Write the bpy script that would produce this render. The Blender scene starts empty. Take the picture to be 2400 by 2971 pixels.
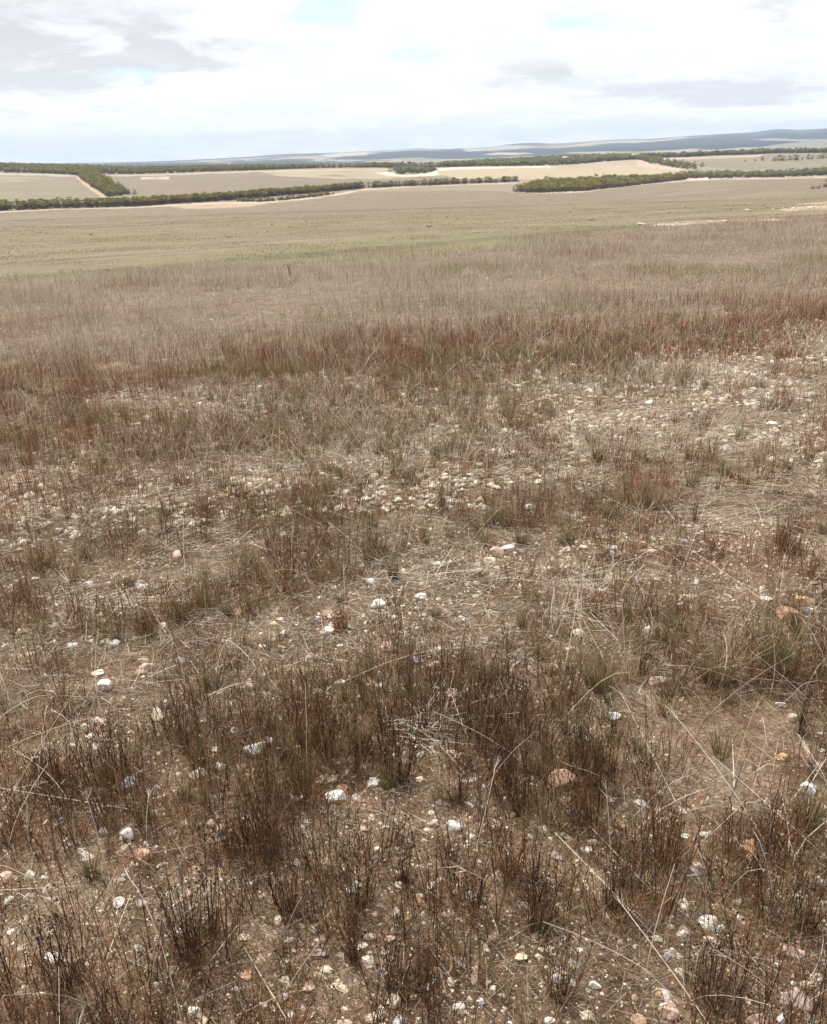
import bpy, math, numpy as np
from mathutils import Matrix, Vector
rng = np.random.default_rng(11)
S = bpy.context.scene
COL = S.collection
# ------------------------------------------------------------------ camera numbers (photo is 2400 x 2971)
PW, PH, FPX = 2400.0, 2971.0, 2573.0
PITCH = math.atan((PH/2-455.5)/FPX)
ROLL = math.radians(1.07)
Fv = np.array([0, math.cos(PITCH), -math.sin(PITCH)])
U0 = np.array([0, math.sin(PITCH), math.cos(PITCH)]); R0 = np.array([1.0, 0, 0])
Rv = math.cos(ROLL)*R0-math.sin(ROLL)*U0
Uv = math.sin(ROLL)*R0+math.cos(ROLL)*U0
def ray(px, py):
    px = np.asarray(px, float); py = np.asarray(py, float)
    d = Fv*FPX+(px-PW/2)[..., None]*Rv+(PH/2-py)[..., None]*Uv
    return d
def azel(px, py):
    d = ray(px, py)
    return np.arctan2(d[..., 0], d[..., 1]), np.arctan2(d[..., 2], np.hypot(d[..., 0], d[..., 1]))
def sstep(a, b, x):
    t = np.clip((x-a)/(b-a), 0, 1); return t*t*(3-2*t)
# ------------------------------------------------------------------ value noise
def _h(ix, iy, s):
    n = (ix.astype(np.int64)*374761393+iy.astype(np.int64)*668265263+s*1442695041) & 0x7fffffff
    n = ((n ^ (n >> 13))*1274126177) & 0x7fffffff
    n = (n ^ (n >> 16)) & 0x7fffffff
    return n/float(0x7fffffff)
def vnoise(x, y, s=0):
    x = np.asarray(x, float); y = np.asarray(y, float)
    ix = np.floor(x); iy = np.floor(y); fx = x-ix; fy = y-iy
    fx = fx*fx*(3-2*fx); fy = fy*fy*(3-2*fy)
    a = _h(ix, iy, s); b = _h(ix+1, iy, s); c = _h(ix, iy+1, s); d = _h(ix+1, iy+1, s)
    return (a*(1-fx)+b*fx)*(1-fy)+(c*(1-fx)+d*fx)*fy
def fbm(x, y, s=0, o=4):
    v = 0; a = 1; t = 0
    for i in range(o):
        v = v+a*vnoise(x*2**i, y*2**i, s+17*i); t += a; a *= .5
    return v/t
# ------------------------------------------------------------------ terrain heights
xs = np.array([0, 400, 700, 1065, 1338, 1500, 1761, 1992, 2230, 2400.])
y1 = np.array([614, 600, 585, 560, 556, 558, 547, 528, 522, 518.])
r1 = np.array([483, 505, 547, 644, 638, 608, 644, 750, 763, 782.])
y3 = np.array([503, 506, 497, 487.6, 485, 482, 470, 459, 447, 444.])
r3 = np.array([1050, 1050, 1050, 1050, 1080, 1100, 1150, 1250, 1350, 1400.])
r2 = np.array([600, 610, 660, 760, 830, 860, 880, 880, 900, 900.])
z4 = np.array([-1.5, -10, -12, -15, -10, -6, -4, -4, -4, -4.])
z5 = np.array([-10, -16, -18, -18, -16, -14, -10, -6, 4, 10.])
sky_x = np.array([0, 380, 500, 700, 830, 1000, 1170, 1220, 1250, 1300, 1430, 1480, 1550, 1600, 1784, 1900, 2000, 2051, 2130, 2196, 2249, 2322, 2400.])
sky_y = np.array([477, 470, 466, 455, 445, 441, 432, 427.6, 431, 431, 424, 416, 411, 416, 402, 400, 391, 389, 384, 382, 370, 375, 370.])
a1, e1 = azel(xs, y1); z1 = r1*np.tan(e1)
a3, e3 = azel(xs, y3); z3 = r3*np.tan(e3)
z2 = np.where(xs < 900, -20.0, -20.8)
asky, esky = azel(sky_x, sky_y)
def plane(x, y): return -1.6-.045*y+.010*x
NA, NR = 1441, 520
LR = np.linspace(math.log(150), math.log(14500), NR)
AZ = np.linspace(-math.pi, math.pi, NA)
aL, aR = a1[0], a1[-1]
def wrapcol(az, aa, vv):
    v = np.interp(az, aa, vv)
    back = (np.abs(az) > 0.5)
    t = np.where(az > 0, (az-aR)/(2*math.pi-(aR-aL)), (az-aR+2*math.pi)/(2*math.pi-(aR-aL)))
    t = sstep(.3, .7, t)
    return np.where(back, vv[-1]*(1-t)+vv[0]*t, v)
rr = [np.full(NA, 140.), np.full(NA, 250.), np.full(NA, 340.)]
zz = [plane(r*np.sin(AZ), r*np.cos(AZ)) for r in rr]
rr += [wrapcol(AZ, a1, r1), wrapcol(AZ, a1, r2), wrapcol(AZ, a3, r3), np.full(NA, 1600.), np.full(NA, 3200.)]
zz += [wrapcol(AZ, a1, z1), wrapcol(AZ, a1, z2), wrapcol(AZ, a3, z3), wrapcol(AZ, a3, z4), wrapcol(AZ, a3, z5)]
zsk = wrapcol(AZ, asky, 8500*np.tan(esky))
wob = 10*(fbm(AZ*9, AZ*0, 5, 3)-.5)
rr += [np.full(NA, 5200.), np.full(NA, 8500.), np.full(NA, 14600.)]
zz += [zz[-1]*.4+zsk*.33+wob, zsk, zsk*.5-70]
rr = np.array(rr); zz = np.array(zz)
TAB = np.zeros((NA, NR))
for i in range(NA):
    TAB[i] = np.interp(np.exp(LR), rr[:, i], zz[:, i])
def gk(s):
    n = int(4*s)+1; k = np.exp(-.5*(np.arange(-n, n+1)/s)**2); return k/k.sum(), n
k, n = gk(5)
P = np.pad(TAB, ((0, 0), (n, n)), mode='edge')
TAB = np.array([np.convolve(P[i], k, 'valid') for i in range(NA)])
k, n = gk(1.4)
P = np.pad(TAB, ((n, n), (0, 0)), mode='wrap')
TAB = np.array([np.convolve(P[:, j], k, 'valid') for j in range(NR)]).T
def H(x, y, micro=True):
    x = np.asarray(x, float); y = np.asarray(y, float)
    r = np.hypot(x, y); az = np.arctan2(x, y)
    u = (np.log(np.maximum(r, 1e-3))-LR[0])/(LR[-1]-LR[0])*(NR-1); u = np.clip(u, 0, NR-1.001)
    v = (az+math.pi)/(2*math.pi)*(NA-1); v = np.clip(v, 0, NA-1.001)
    i = np.floor(u).astype(int); j = np.floor(v).astype(int); fu = u-i; fv = v-j
    t = (TAB[j, i]*(1-fu)+TAB[j, i+1]*fu)*(1-fv)+(TAB[j+1, i]*(1-fu)+TAB[j+1, i+1]*fu)*fv
    w = sstep(160, 240, r)
    z = plane(x, y)*(1-w)+t*w
    if micro:
        z = z+.05*(fbm(x*.55, y*.55, 3, 3)-.5)+.030*(fbm(x*4, y*4, 4, 3)-.5)*(r < 60)
        z = z+sstep(60, 200, r)*1.2*(fbm(x*.012, y*.012, 8, 2)-.5)
        hl = sstep(2600, 5000, r)
        z = z+hl*26*(fbm(x*.0009, y*.0009, 9, 4)-.5)*(1-sstep(6800, 8300, r)*.75)
    return z
_ts = np.exp(np.linspace(math.log(.9), math.log(13500), 1500))
def hit(px, py):
    """pixel of the photograph -> point on the ground"""
    px = np.atleast_1d(np.asarray(px, float)); py = np.atleast_1d(np.asarray(py, float))
    out = []
    for a, b in zip(px, py):
        d = ray(a, b); d = d/np.hypot(d[0], d[1])
        P = _ts[:, None]*d
        below = P[:, 2] < H(P[:, 0], P[:, 1])
        if not below.any(): i = len(_ts)-1
        else: i = int(np.argmax(below))
        lo, hi = _ts[max(i-1, 0)], _ts[i]
        for _ in range(14):
            m = .5*(lo+hi); q = m*d
            if q[2] < H(q[0], q[1]): hi = m
            else: lo = m
        out.append(hi*d)
    return np.array(out)
def proj(x, y, z):
    P = np.stack([x, y, z], -1); w = P@Fv
    return PW/2+FPX*(P@Rv)/w, PH/2-FPX*(P@Uv)/w, w
def bound(pts):
    """a boundary line on the ground: its distance as a function of bearing"""
    pts = np.array(pts, float); h = hit(pts[:, 0], pts[:, 1])
    a = np.arctan2(h[:, 0], h[:, 1]); r = np.hypot(h[:, 0], h[:, 1])
    return lambda az: np.exp(np.interp(az, a, np.log(r)))
def inpoly(x, y, poly):
    c = np.zeros(np.shape(x), bool); n = len(poly); j = n-1
    for i in range(n):
        xi, yi = poly[i][:2]; xj, yj = poly[j][:2]
        if yi != yj:
            c ^= ((yi > y) != (yj > y)) & (x < (xj-xi)*(y-yi)/(yj-yi)+xi)
        j = i
    return c
def wpoly(pts): return hit(*np.array(pts, float).T)[:, :2]
B_edge = bound([(-60, 822), (0, 815), (600, 762), (1200, 730), (1800, 668), (2400, 624), (2460, 620)])
B_red = bound([(-60, 1160), (0, 1140), (400, 1110), (800, 1045), (1200, 1005), (1800, 985), (2400, 905), (2460, 900)])
B_fore = bound([(-60, 1450), (0, 1440), (600, 1400), (1200, 1330), (1500, 1130), (1900, 1090), (2400, 1000), (2460, 990)])
# ------------------------------------------------------------------ object helpers
def tag(o, label=None, cat=None, group=None, kind=None):
    if label: o['label'] = label
    if cat: o['category'] = cat
    if group: o['group'] = group
    if kind: o['kind'] = kind
    return o
class Acc:
    def __init__(s): s.v = []; s.f4 = []; s.f3 = []; s.c = []; s.n = 0
    def add(s, v, f, c):
        v = np.asarray(v, np.float32).reshape(-1, 3)
        f = np.asarray(f, np.int64)
        (s.f4 if f.shape[-1] == 4 else s.f3).append(f.reshape(-1, f.shape[-1])+s.n)
        c = np.asarray(c, np.float32)
        if c.ndim == 1: c = np.broadcast_to(c, (len(v), 3))
        s.v.append(v); s.c.append(c); s.n += len(v)
    def build(s, name, mat, parent=None, smooth=False):
        m = bpy.data.meshes.new(name)
        v = np.concatenate(s.v); c = np.concatenate(s.c)
        f4 = np.concatenate(s.f4) if s.f4 else np.zeros((0, 4), np.int64)
        f3 = np.concatenate(s.f3) if s.f3 else np.zeros((0, 3), np.int64)
        nl = f4.size+f3.size
        m.vertices.add(len(v)); m.vertices.foreach_set('co', v.ravel())
        m.loops.add(nl); m.loops.foreach_set('vertex_index', np.concatenate([f4.ravel(), f3.ravel()]).astype(np.int32))
        m.polygons.add(len(f4)+len(f3))
        ls = np.concatenate([np.arange(len(f4))*4, len(f4)*4+np.arange(len(f3))*3]).astype(np.int32)
        m.polygons.foreach_set('loop_start', ls)
        m.polygons.foreach_set('use_smooth', np.full(len(ls), smooth))
        m.update(calc_edges=True)
        a = m.color_attributes.new('Col', 'FLOAT_COLOR', 'POINT')
        a.data.foreach_set('color', np.concatenate([c, np.ones((len(c), 1), np.float32)], 1).ravel())
        m.materials.append(mat)
        o = bpy.data.objects.new(name, m); COL.objects.link(o)
        if parent: o.parent = parent
        return o
def empty(name, loc):
    o = bpy.data.objects.new(name, None); o.location = loc; o.empty_display_size = .1; COL.objects.link(o); return o
# ------------------------------------------------------------------ materials
def newmat(name):
    m = bpy.data.materials.new(name); m.use_nodes = True; nt = m.node_tree; nt.nodes.clear()
    return m, nt, nt.nodes.new, nt.links.new
def mat_blade(name, transl=.3, objrand=0, base=None, nscale=30):
    m, nt, N, L = newmat(name)
    out = N('ShaderNodeOutputMaterial')
    a = N('ShaderNodeAttribute'); a.attribute_name = 'Col'; col = a.outputs['Color']
    tc = N('ShaderNodeTexCoord'); nz = N('ShaderNodeTexNoise'); nz.inputs['Scale'].default_value = nscale; nz.inputs['Detail'].default_value = 2
    L(tc.outputs['Object'], nz.inputs['Vector'])
    mr = N('ShaderNodeMapRange'); mr.inputs['To Min'].default_value = .7; mr.inputs['To Max'].default_value = 1.3
    L(nz.outputs['Fac'], mr.inputs['Value'])
    hsv = N('ShaderNodeHueSaturation'); L(col, hsv.inputs['Color']); L(mr.outputs[0], hsv.inputs['Value'])
    col = hsv.outputs['Color']
    if objrand:
        oi = N('ShaderNodeObjectInfo'); m2 = N('ShaderNodeMapRange'); L(oi.outputs['Random'], m2.inputs['Value'])
        m2.inputs['To Min'].default_value = 1-objrand; m2.inputs['To Max'].default_value = 1+objrand
        h2 = N('ShaderNodeHueSaturation'); L(col, h2.inputs['Color']); L(m2.outputs[0], h2.inputs['Value'])
        m3 = N('ShaderNodeMath'); m3.operation = 'MULTIPLY'; m3.inputs[1].default_value = 7.31; L(oi.outputs['Random'], m3.inputs[0])
        m4 = N('ShaderNodeMath'); m4.operation = 'FRACT'; L(m3.outputs[0], m4.inputs[0])
        m5 = N('ShaderNodeMapRange'); m5.inputs['To Min'].default_value = .475; m5.inputs['To Max'].default_value = .51; L(m4.outputs[0], m5.inputs['Value'])
        L(m5.outputs[0], h2.inputs['Hue']); col = h2.outputs['Color']
    d = N('ShaderNodeBsdfDiffuse'); t = N('ShaderNodeBsdfTranslucent'); mx = N('ShaderNodeMixShader')
    L(col, d.inputs['Color']); L(col, t.inputs['Color']); mx.inputs[0].default_value = transl
    L(d.outputs[0], mx.inputs[1]); L(t.outputs[0], mx.inputs[2]); L(mx.outputs[0], out.inputs['Surface'])
    return m
def mat_rock(name, nscale=40):
    m, nt, N, L = newmat(name)
    out = N('ShaderNodeOutputMaterial'); p = N('ShaderNodeBsdfPrincipled'); L(p.outputs[0], out.inputs['Surface'])
    a = N('ShaderNodeAttribute'); a.attribute_name = 'Col'
    tc = N('ShaderNodeTexCoord'); nz = N('ShaderNodeTexNoise'); nz.inputs['Scale'].default_value = nscale; nz.inputs['Detail'].default_value = 6
    L(tc.outputs['Object'], nz.inputs['Vector'])
    n2 = N('ShaderNodeTexNoise'); n2.inputs['Scale'].default_value = nscale*4; n2.inputs['Detail'].default_value = 3; L(tc.outputs['Object'], n2.inputs['Vector'])
    cr = N('ShaderNodeValToRGB'); cr.color_ramp.elements[0].position = .3; cr.color_ramp.elements[0].color = (.55, .43, .33, 1)
    cr.color_ramp.elements[1].position = .52; cr.color_ramp.elements[1].color = (1, 1, 1, 1)
    L(nz.outputs['Fac'], cr.inputs['Fac'])
    mm = N('ShaderNodeMix'); mm.data_type = 'RGBA'; mm.blend_type = 'MULTIPLY'; mm.inputs[0].default_value = .8
    L(a.outputs['Color'], mm.inputs[6]); L(cr.outputs['Color'], mm.inputs[7])
    L(mm.outputs[2], p.inputs['Base Color']); p.inputs['Roughness'].default_value = .85
    b = N('ShaderNodeBump'); b.inputs['Strength'].default_value = .5; b.inputs['Distance'].default_value = .004
    L(n2.outputs['Fac'], b.inputs['Height']); L(b.outputs[0], p.inputs['Normal'])
    return m
M_grass = mat_blade('dry_grass', .16)
M_leaf = mat_blade('mallee_leaf', .35, .35, nscale=1.2)
M_stuffleaf = mat_blade('far_leaf', .25, nscale=.35)
M_bark = mat_blade('mallee_bark', 0., .15, nscale=3)
M_rock = mat_rock('limestone')
# ------------------------------------------------------------------ ground sheet
azf = np.radians(np.arange(-39, 39.001, .066)); azb = np.radians(np.arange(42, 320, 3.0))
azg = np.concatenate([azf, azb]); NAg = len(azg)
rg = np.concatenate([np.exp(np.arange(math.log(.35), math.log(16), .0095)), np.exp(np.arange(math.log(16), math.log(13500), .0105))]); NRg = len(rg)
X = (rg[:, None]*np.sin(azg)).ravel(); Y = (rg[:, None]*np.cos(azg)).ravel()
X = np.append(X, 0); Y = np.append(Y, 0)
Z = H(X, Y)
def C(r, g, b): return np.array([r, g, b], float)
def mixc(a, b, t): t = np.asarray(t)[..., None]; return a*(1-t)+b*t
SD = np.array([.65, .76])                        # direction of the sowing lines
def paint(x, y):
    r = np.hypot(x, y); az = np.arctan2(x, y); n = len(x)
    azc = np.clip(az, -.5, .5)
    u = x*SD[0]+y*SD[1]; v = x*SD[1]-y*SD[0]
    # foreground soil
    n1 = fbm(x*1.1, y*1.1, 21, 4); n2 = fbm(x*7, y*7, 22, 3)
    soil = mixc(C(.155, .099, .060), C(.245, .170, .110), n1)
    soil = mixc(soil, C(.31, .235, .17), sstep(.5, .75, n2)*.6)
    soil = mixc(soil, C(.09, .052, .033), sstep(.52, .30, n2)*.6)
    c = soil
    # under the tall grass
    duff = mixc(C(.15, .11, .08), C(.20, .15, .11), fbm(x*.5, y*.5, 23, 3))
    c = mixc(c, duff, sstep(8, 16, r))
    # the mown field beyond the edge
    e = r/B_edge(azc)
    streak = fbm(u*.012, v*.16, 31, 4); streak2 = fbm(u*.03, v*.6, 32, 3); blot = fbm(x*.03, y*.03, 33, 4)
    fine = fbm(x*.5, y*.25, 34, 3)
    green = C(.21, .19, .104); tan = C(.238, .198, .135); mauve = C(.212, .172, .118); pink = C(.235, .185, .135)
    dist = np.log(np.maximum(r, .01)/B_edge(azc))
    g = sstep(1.75, .5, dist)*.75+.15
    f = mixc(mauve, green, np.clip(g+(blot-.5)*1.2+(streak-.5)*1.0, 0, 1))
    f = mixc(f, tan, sstep(.52, .72, streak)*.8)
    f = mixc(f, pink, sstep(.54, .66, streak2)*.6)
    f = f*(1-.22*sstep(.44, .32, fbm(u*.01, v*.9, 35, 2)))[..., None]
    f = mixc(f, C(.16, .165, .075), sstep(.60, .75, fine)*.35*sstep(1.9, 1.2, dist))
    f = f*(.77+.22*fine)[..., None]
    c = mixc(c, f, sstep(.88, 1.12, e+(blot-.5)*.35))
    return c, u, v
col, gu, gv = paint(X, Y)
Rr = np.hypot(X, Y)
def area(pts, c, soft=1., noise=0, s=1):
    """recolour the part of the ground inside a field or patch"""
    global col
    pw = wpoly(pts)
    m = inpoly(X, Y, pw).astype(float)
    if noise:
        m = m*sstep(noise-.12, noise+.12, fbm(X*s, Y*s, 77, 4))
    col = mixc(col, c if c.ndim == 2 else np.broadcast_to(c, col.shape), m*soft)
fx = fbm(X*.006, Y*.006, 41, 4); fy = fbm(X*.03, Y*.03, 42, 4); fz = fbm(gu*.004, gv*.05, 43, 4)
# everything beyond the valley: pasture
past = mixc(C(.22, .178, .125), C(.265, .22, .155), fx)
past = mixc(past, C(.24, .22, .13), sstep(.55, .7, fy)*.5)
far1 = sstep(0, 1, (Rr-np.interp(np.arctan2(X, Y), a1, r1)*.99)/15)
col = mixc(col, past, far1)
base_l = [(-80, 618), (0, 614), (92, 610), (161, 606), (276, 604), (400, 600.5), (492, 593.5), (607, 587), (700, 586), (800, 583.6), (905, 572), (961, 565), (1053, 548), (1200, 540.5), (1338, 535), (1500, 529)]
# --- fields behind the hedgerow
lf = [(-60, 503), (92, 503.5), (184, 507), (228, 509), (276, 546), (316, 573), (316, 590), (-60, 600)]
area(lf, mixc(C(.19, .158, .112), C(.225, .192, .128), fy))
area([(-60, 503), (92, 503.5), (184, 507), (228, 509), (236, 514), (184, 513), (92, 509), (-60, 509)], C(.42, .345, .26), .8, .38, .05)
area([(-60, 512), (120, 516), (180, 522), (60, 530), (-60, 528)], C(.30, .27, .17), .6, .45, .03)
area([(228, 509), (276, 546), (318, 574), (300, 574), (262, 551), (220, 517)], C(.42, .32, .24), .85)
mf = [(278, 508), (400, 507), (561, 501.5), (676, 498), (800, 494), (915, 490), (1134, 489), (1200, 512), (1330, 512), (1480, 519), (1480, 530), (1060, 548), (700, 580), (400, 590), (380, 568), (318, 539)]
area(mf, mixc(C(.175, .14, .102), C(.208, .172, .118), fy))
area([(278, 508), (400, 507), (561, 501.5), (676, 498), (800, 494), (915, 490), (1134, 489), (1134, 497), (915, 497), (676, 502), (400, 511), (278, 513)], C(.42, .34, .25), .75, .36, .04)
area([(410, 514), (490, 512), (490, 520), (410, 521)], C(.48, .38, .29), .8, .3, .05)
area([(700, 496), (1134, 489), (1180, 512), (1000, 519), (820, 512)], C(.36, .31, .21), .75, .38, .02)
area([(960, 502), (1180, 505), (1200, 516), (1050, 520)], C(.34, .29, .20), .7)
area([(1085, 500), (1130, 500), (1160, 508), (1200, 507), (1245, 502), (1275, 492), (1300, 497), (1292, 507), (1200, 512), (1130, 510)], C(.62, .52, .40), .95)
rf = [(1269, 488), (1320, 485), (1500, 483), (1600, 481.5), (1692, 476), (1743, 470), (1853, 464), (1886, 476), (1969, 488), (2000, 495), (1900, 505), (1700, 512), (1560, 520), (1340, 520), (1270, 505)]
area(rf, mixc(C(.345, .275, .185), C(.39, .32, .225), fy))  # pale sandy stubble, with a patch of sunshine put into its colour
area([(1269, 488), (1320, 485), (1500, 483), (1600, 481.5), (1600, 485), (1500, 487), (1320, 491), (1275, 496)], C(.62, .50, .39), .9)
area([(1350, 497), (1500, 499), (1560, 512), (1400, 516), (1300, 508)], C(.34, .295, .18), .6)
area([(1600, 484), (1743, 471), (1853, 465), (1880, 476), (1760, 482), (1640, 489)], C(.34, .265, .20), .7)
area([(1853, 464), (1969, 488), (1992, 490), (1960, 494), (1850, 480)], C(.50, .38, .28), .6)
qf = [(1902, 459.5), (2000, 457), (2092, 452), (2184, 449.5), (2230, 446), (2400, 445), (2470, 444), (2470, 490), (2322, 492), (2242, 500), (2115, 490), (2000, 478), (1946, 470)]
area(qf, mixc(C(.20, .162, .118), C(.235, .195, .136), fy))
area([(1902, 459.5), (2000, 457), (2092, 452), (2184, 449.5), (2230, 446), (2200, 455), (2092, 460), (2000, 463), (1930, 463)], C(.43, .34, .26), .75, .35, .03)
# sandy verges at the foot of the hedgerows
area([(-60, 616)]+base_l[1:]+[(1500, 532), (1338, 537), (1200, 543), (1053, 552), (961, 570), (905, 577), (800, 588), (700, 592), (607, 593), (492, 598), (400, 603), (276, 606), (161, 608), (0, 617)], C(.50, .39, .285), .8, .33, .06)
area([(480, 598), (600, 588), (780, 590), (700, 603), (540, 606)], C(.44, .33, .235), .6, .4, .04)
area([(1470, 557), (1500, 559), (1600, 562), (1692, 557.5), (1761, 549), (1853, 539), (1906, 533), (1992, 525), (1992, 519), (1906, 529), (1853, 534), (1761, 545), (1692, 553), (1600, 556)], C(.55, .44, .34), .8, .3, .06)
area([(1950, 518), (2055, 514), (2055, 522), (1960, 524)], C(.60, .46, .35), .95)
area([(2055, 512), (2400, 504), (2460, 502), (2460, 514), (2230, 519), (2055, 521)], C(.50, .42, .32), .8, .45, .05)
# bare limestone scalds in the near field, right
for pts in ([(1920, 646), (1990, 641), (2120, 638), (2130, 642), (2020, 650), (1960, 655), (1880, 655)], [(2060, 640), (2260, 634), (2300, 640), (2080, 644)],
            [(2260, 608), (2330, 597), (2460, 588), (2460, 606), (2350, 611), (2290, 614)], [(2300, 592), (2400, 584), (2460, 580), (2460, 588), (2330, 594)]):
    area(pts, C(.46, .39, .30), .9, .46, .3)
area([(1700, 690), (2000, 650), (2400, 585), (2460, 600), (2460, 625), (1900, 680)], C(.30, .20, .125), .45, .45, .12)
# far hills: woodland and pale paddocks
hl = sstep(1900, 2500, Rr)
px_, py_, _w = X, Y, None
wood = C(.024, .034, .038); padd = C(.36, .31, .235); pale = C(.50, .43, .34)
hn = fbm(X*.0016+3, Y*.0011, 51, 4); hn2 = fbm(X*.0040, Y*.0021, 52, 3); hn3 = fbm(X*.011, Y*.005, 53, 2)
hc = mixc(padd*.85, pale*.85, sstep(.5, .75, hn2))
hc = mixc(hc, C(.12, .13, .075), sstep(.5, .6, hn3)*.5)
hc = mixc(hc, wood, sstep(.50, .53, hn))
hc = mixc(hc, wood, sstep(.56, .59, hn2)*.9)
col = mixc(col, hc, hl)
area([(1440, 437), (1646, 428), (1830, 417), (2000, 401), (2138, 388), (2276, 385.5), (2460, 388), (2460, 398), (2350, 404), (2170, 403), (2220, 410), (2330, 413), (2210, 426), (2000, 431), (1860, 440), (1640, 441), (1500, 447)], wood, 1.)
area([(2207, 427), (2290, 415), (2400, 408), (2460, 408), (2460, 430), (2330, 432)], C(.21, .21, .145), .9)
area([(2175, 403), (2270, 402), (2400, 404), (2460, 403), (2460, 408), (2300, 409)], C(.34, .27, .26), .8)
area([(1650, 424), (1720, 420), (1850, 413), (2000, 399), (1990, 396), (1830, 408), (1700, 416)], C(.40, .33, .25), .8)
area([(1400, 447), (1440, 443), (1520, 443), (1550, 446), (1480, 450)], C(.42, .36, .26), .9)
area([(2170, 400), (2190, 381), (2249, 371), (2322, 376), (2400, 383), (2276, 384)], C(.06, .075, .055), .85)
area([(1180, 434), (1218, 428.5), (1250, 433)], wood, .9)
area([(1490, 420), (1550, 412), (1605, 417), (1560, 421)], C(.05, .06, .045), .85)
area([(985, 443), (1070, 441), (1065, 450), (960, 455), (925, 452)], pale, .8)
area([(1330, 430), (1480, 422), (1560, 425), (1500, 433), (1350, 440)], pale, .6)
Facc = Acc()
idx = np.arange(NRg*NAg).reshape(NRg, NAg)
q = np.stack([idx[:-1], np.roll(idx[:-1], -1, 1), np.roll(idx[1:], -1, 1), idx[1:]], -1).reshape(-1, 4)[:, ::-1]
Facc.add(np.stack([X, Y, Z], -1), q, col)
cen = len(X)-1
Facc.f3.append(np.stack([np.full(NAg, cen), np.roll(idx[0], -1), idx[0]], -1))
m, nt, N, L = newmat('ground_soil')
out = N('ShaderNodeOutputMaterial'); bs = N('ShaderNodeBsdfPrincipled'); bs.inputs['Roughness'].default_value = .95; bs.inputs['Specular IOR Level'].default_value = .15
L(bs.outputs[0], out.inputs['Surface'])
at = N('ShaderNodeAttribute'); at.attribute_name = 'Col'; tc = N('ShaderNodeTexCoord')
def noise_mul(prev, scale, detail, lo, hi, rough=.6):
    nz = N('ShaderNodeTexNoise'); nz.inputs['Scale'].default_value = scale; nz.inputs['Detail'].default_value = detail; nz.inputs['Roughness'].default_value = rough
    L(tc.outputs['Object'], nz.inputs['Vector'])
    mr = N('ShaderNodeMapRange'); mr.inputs['From Min'].default_value = .3; mr.inputs['From Max'].default_value = .7
    mr.inputs['To Min'].default_value = lo; mr.inputs['To Max'].default_value = hi; L(nz.outputs['Fac'], mr.inputs['Value'])
    h = N('ShaderNodeHueSaturation'); L(prev, h.inputs['Color']); L(mr.outputs[0], h.inputs['Value']); return h.outputs['Color'], nz
c0, n0 = noise_mul(at.outputs['Color'], 330, 3, .62, 1.4)
c1, nA = noise_mul(c0, 60, 6, .6, 1.4)
c2, nB = noise_mul(c1, 1.6, 8, .8, 1.2, .7)
c3, nC = noise_mul(c2, .09, 5, .9, 1.1)
L(c3, bs.inputs['Base Color'])
bp = N('ShaderNodeBump'); bp.inputs['Strength'].default_value = 1.; bp.inputs['Distance'].default_value = .018; L(nA.outputs['Fac'], bp.inputs['Height']); L(bp.outputs[0], bs.inputs['Normal'])
ground = Facc.build('ground', m, smooth=True); tag(ground, kind='structure')
# ------------------------------------------------------------------ blades
def strips(acc, base, up, lean, bend, width, segs, colr, tube=False, tipw=.25, curl=0, tipcol=None):
    """n stems: each climbs by up, drifts by lean (n,2) and bends by bend (n,2); curl pulls the tip back down"""
    n = len(base); t = np.linspace(0, 1, segs+1)[None, :, None]
    up = np.asarray(up)[:, None, None]
    p = np.zeros((n, segs+1, 3))
    p[..., :2] = base[:, None, :2]+lean[:, None, :]*t+bend[:, None, :]*t**2
    cz = np.asarray(curl)*np.ones(n)
    p[..., 2] = base[:, None, 2]+(up*(t-cz[:, None, None]*t**3))[..., 0]
    w = (np.asarray(width)*np.ones(n))[:, None]*(1-(1-tipw)*t[..., 0])
    a = rng.uniform(0, 2*math.pi, n)
    C_ = np.repeat(colr[:, None, :], segs+1, 1)
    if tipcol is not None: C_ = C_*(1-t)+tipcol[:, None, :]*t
    if tube:
        vs = []
        horiz = (np.hypot(lean[:, 0]+bend[:, 0], lean[:, 1]+bend[:, 1]) > up[:, 0, 0]*1.2)
        dl = lean+bend; dl = dl/(np.linalg.norm(dl, axis=1, keepdims=True)+1e-6)
        e1 = np.where(horiz[:, None], np.stack([-dl[:, 1], dl[:, 0], 0*a], -1), np.stack([np.cos(a), np.sin(a), 0*a], -1))
        e2 = np.where(horiz[:, None], np.array([0, 0, 1.]), np.stack([-np.sin(a), np.cos(a), 0*a], -1))
        for k_ in range(3):
            an = 2*math.pi*k_/3
            o_ = e1*math.cos(an)+e2*math.sin(an)
            vs.append(p+o_[:, None, :]*w[..., None]*.5)
        V = np.stack(vs, 2); C_ = np.repeat(C_[:, :, None, :], 3, 2)
        i0 = (np.arange(n)[:, None]*(segs+1)+np.arange(segs)[None])[..., None]*3
        k_ = np.arange(3)[None, None]; k2 = (np.arange(3)+1)[None, None] % 3
        f = np.stack([i0+k_, i0+k2, i0+3+k2, i0+3+k_], -1)
        acc.add(V, f.reshape(-1, 4), C_.reshape(-1, 3))
    else:
        wv = np.stack([np.cos(a), np.sin(a), 0*a], -1)[:, None, :]*w[..., None]*.5
        V = np.stack([p-wv, p+wv], 2); C_ = np.repeat(C_[:, :, None, :], 2, 2)
        i0 = (np.arange(n)[:, None]*(segs+1)+np.arange(segs)[None])*2
        f = np.stack([i0, i0+1, i0+3, i0+2], -1)
        acc.add(V, f.reshape(-1, 4), C_.reshape(-1, 3))
    return p
def scatter(n, r0, r1, half=.56):
    r = np.sqrt(rng.uniform(r0*r0, r1*r1, n)); a = rng.uniform(-half, half, n)
    return r*np.sin(a), r*np.cos(a)
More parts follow.
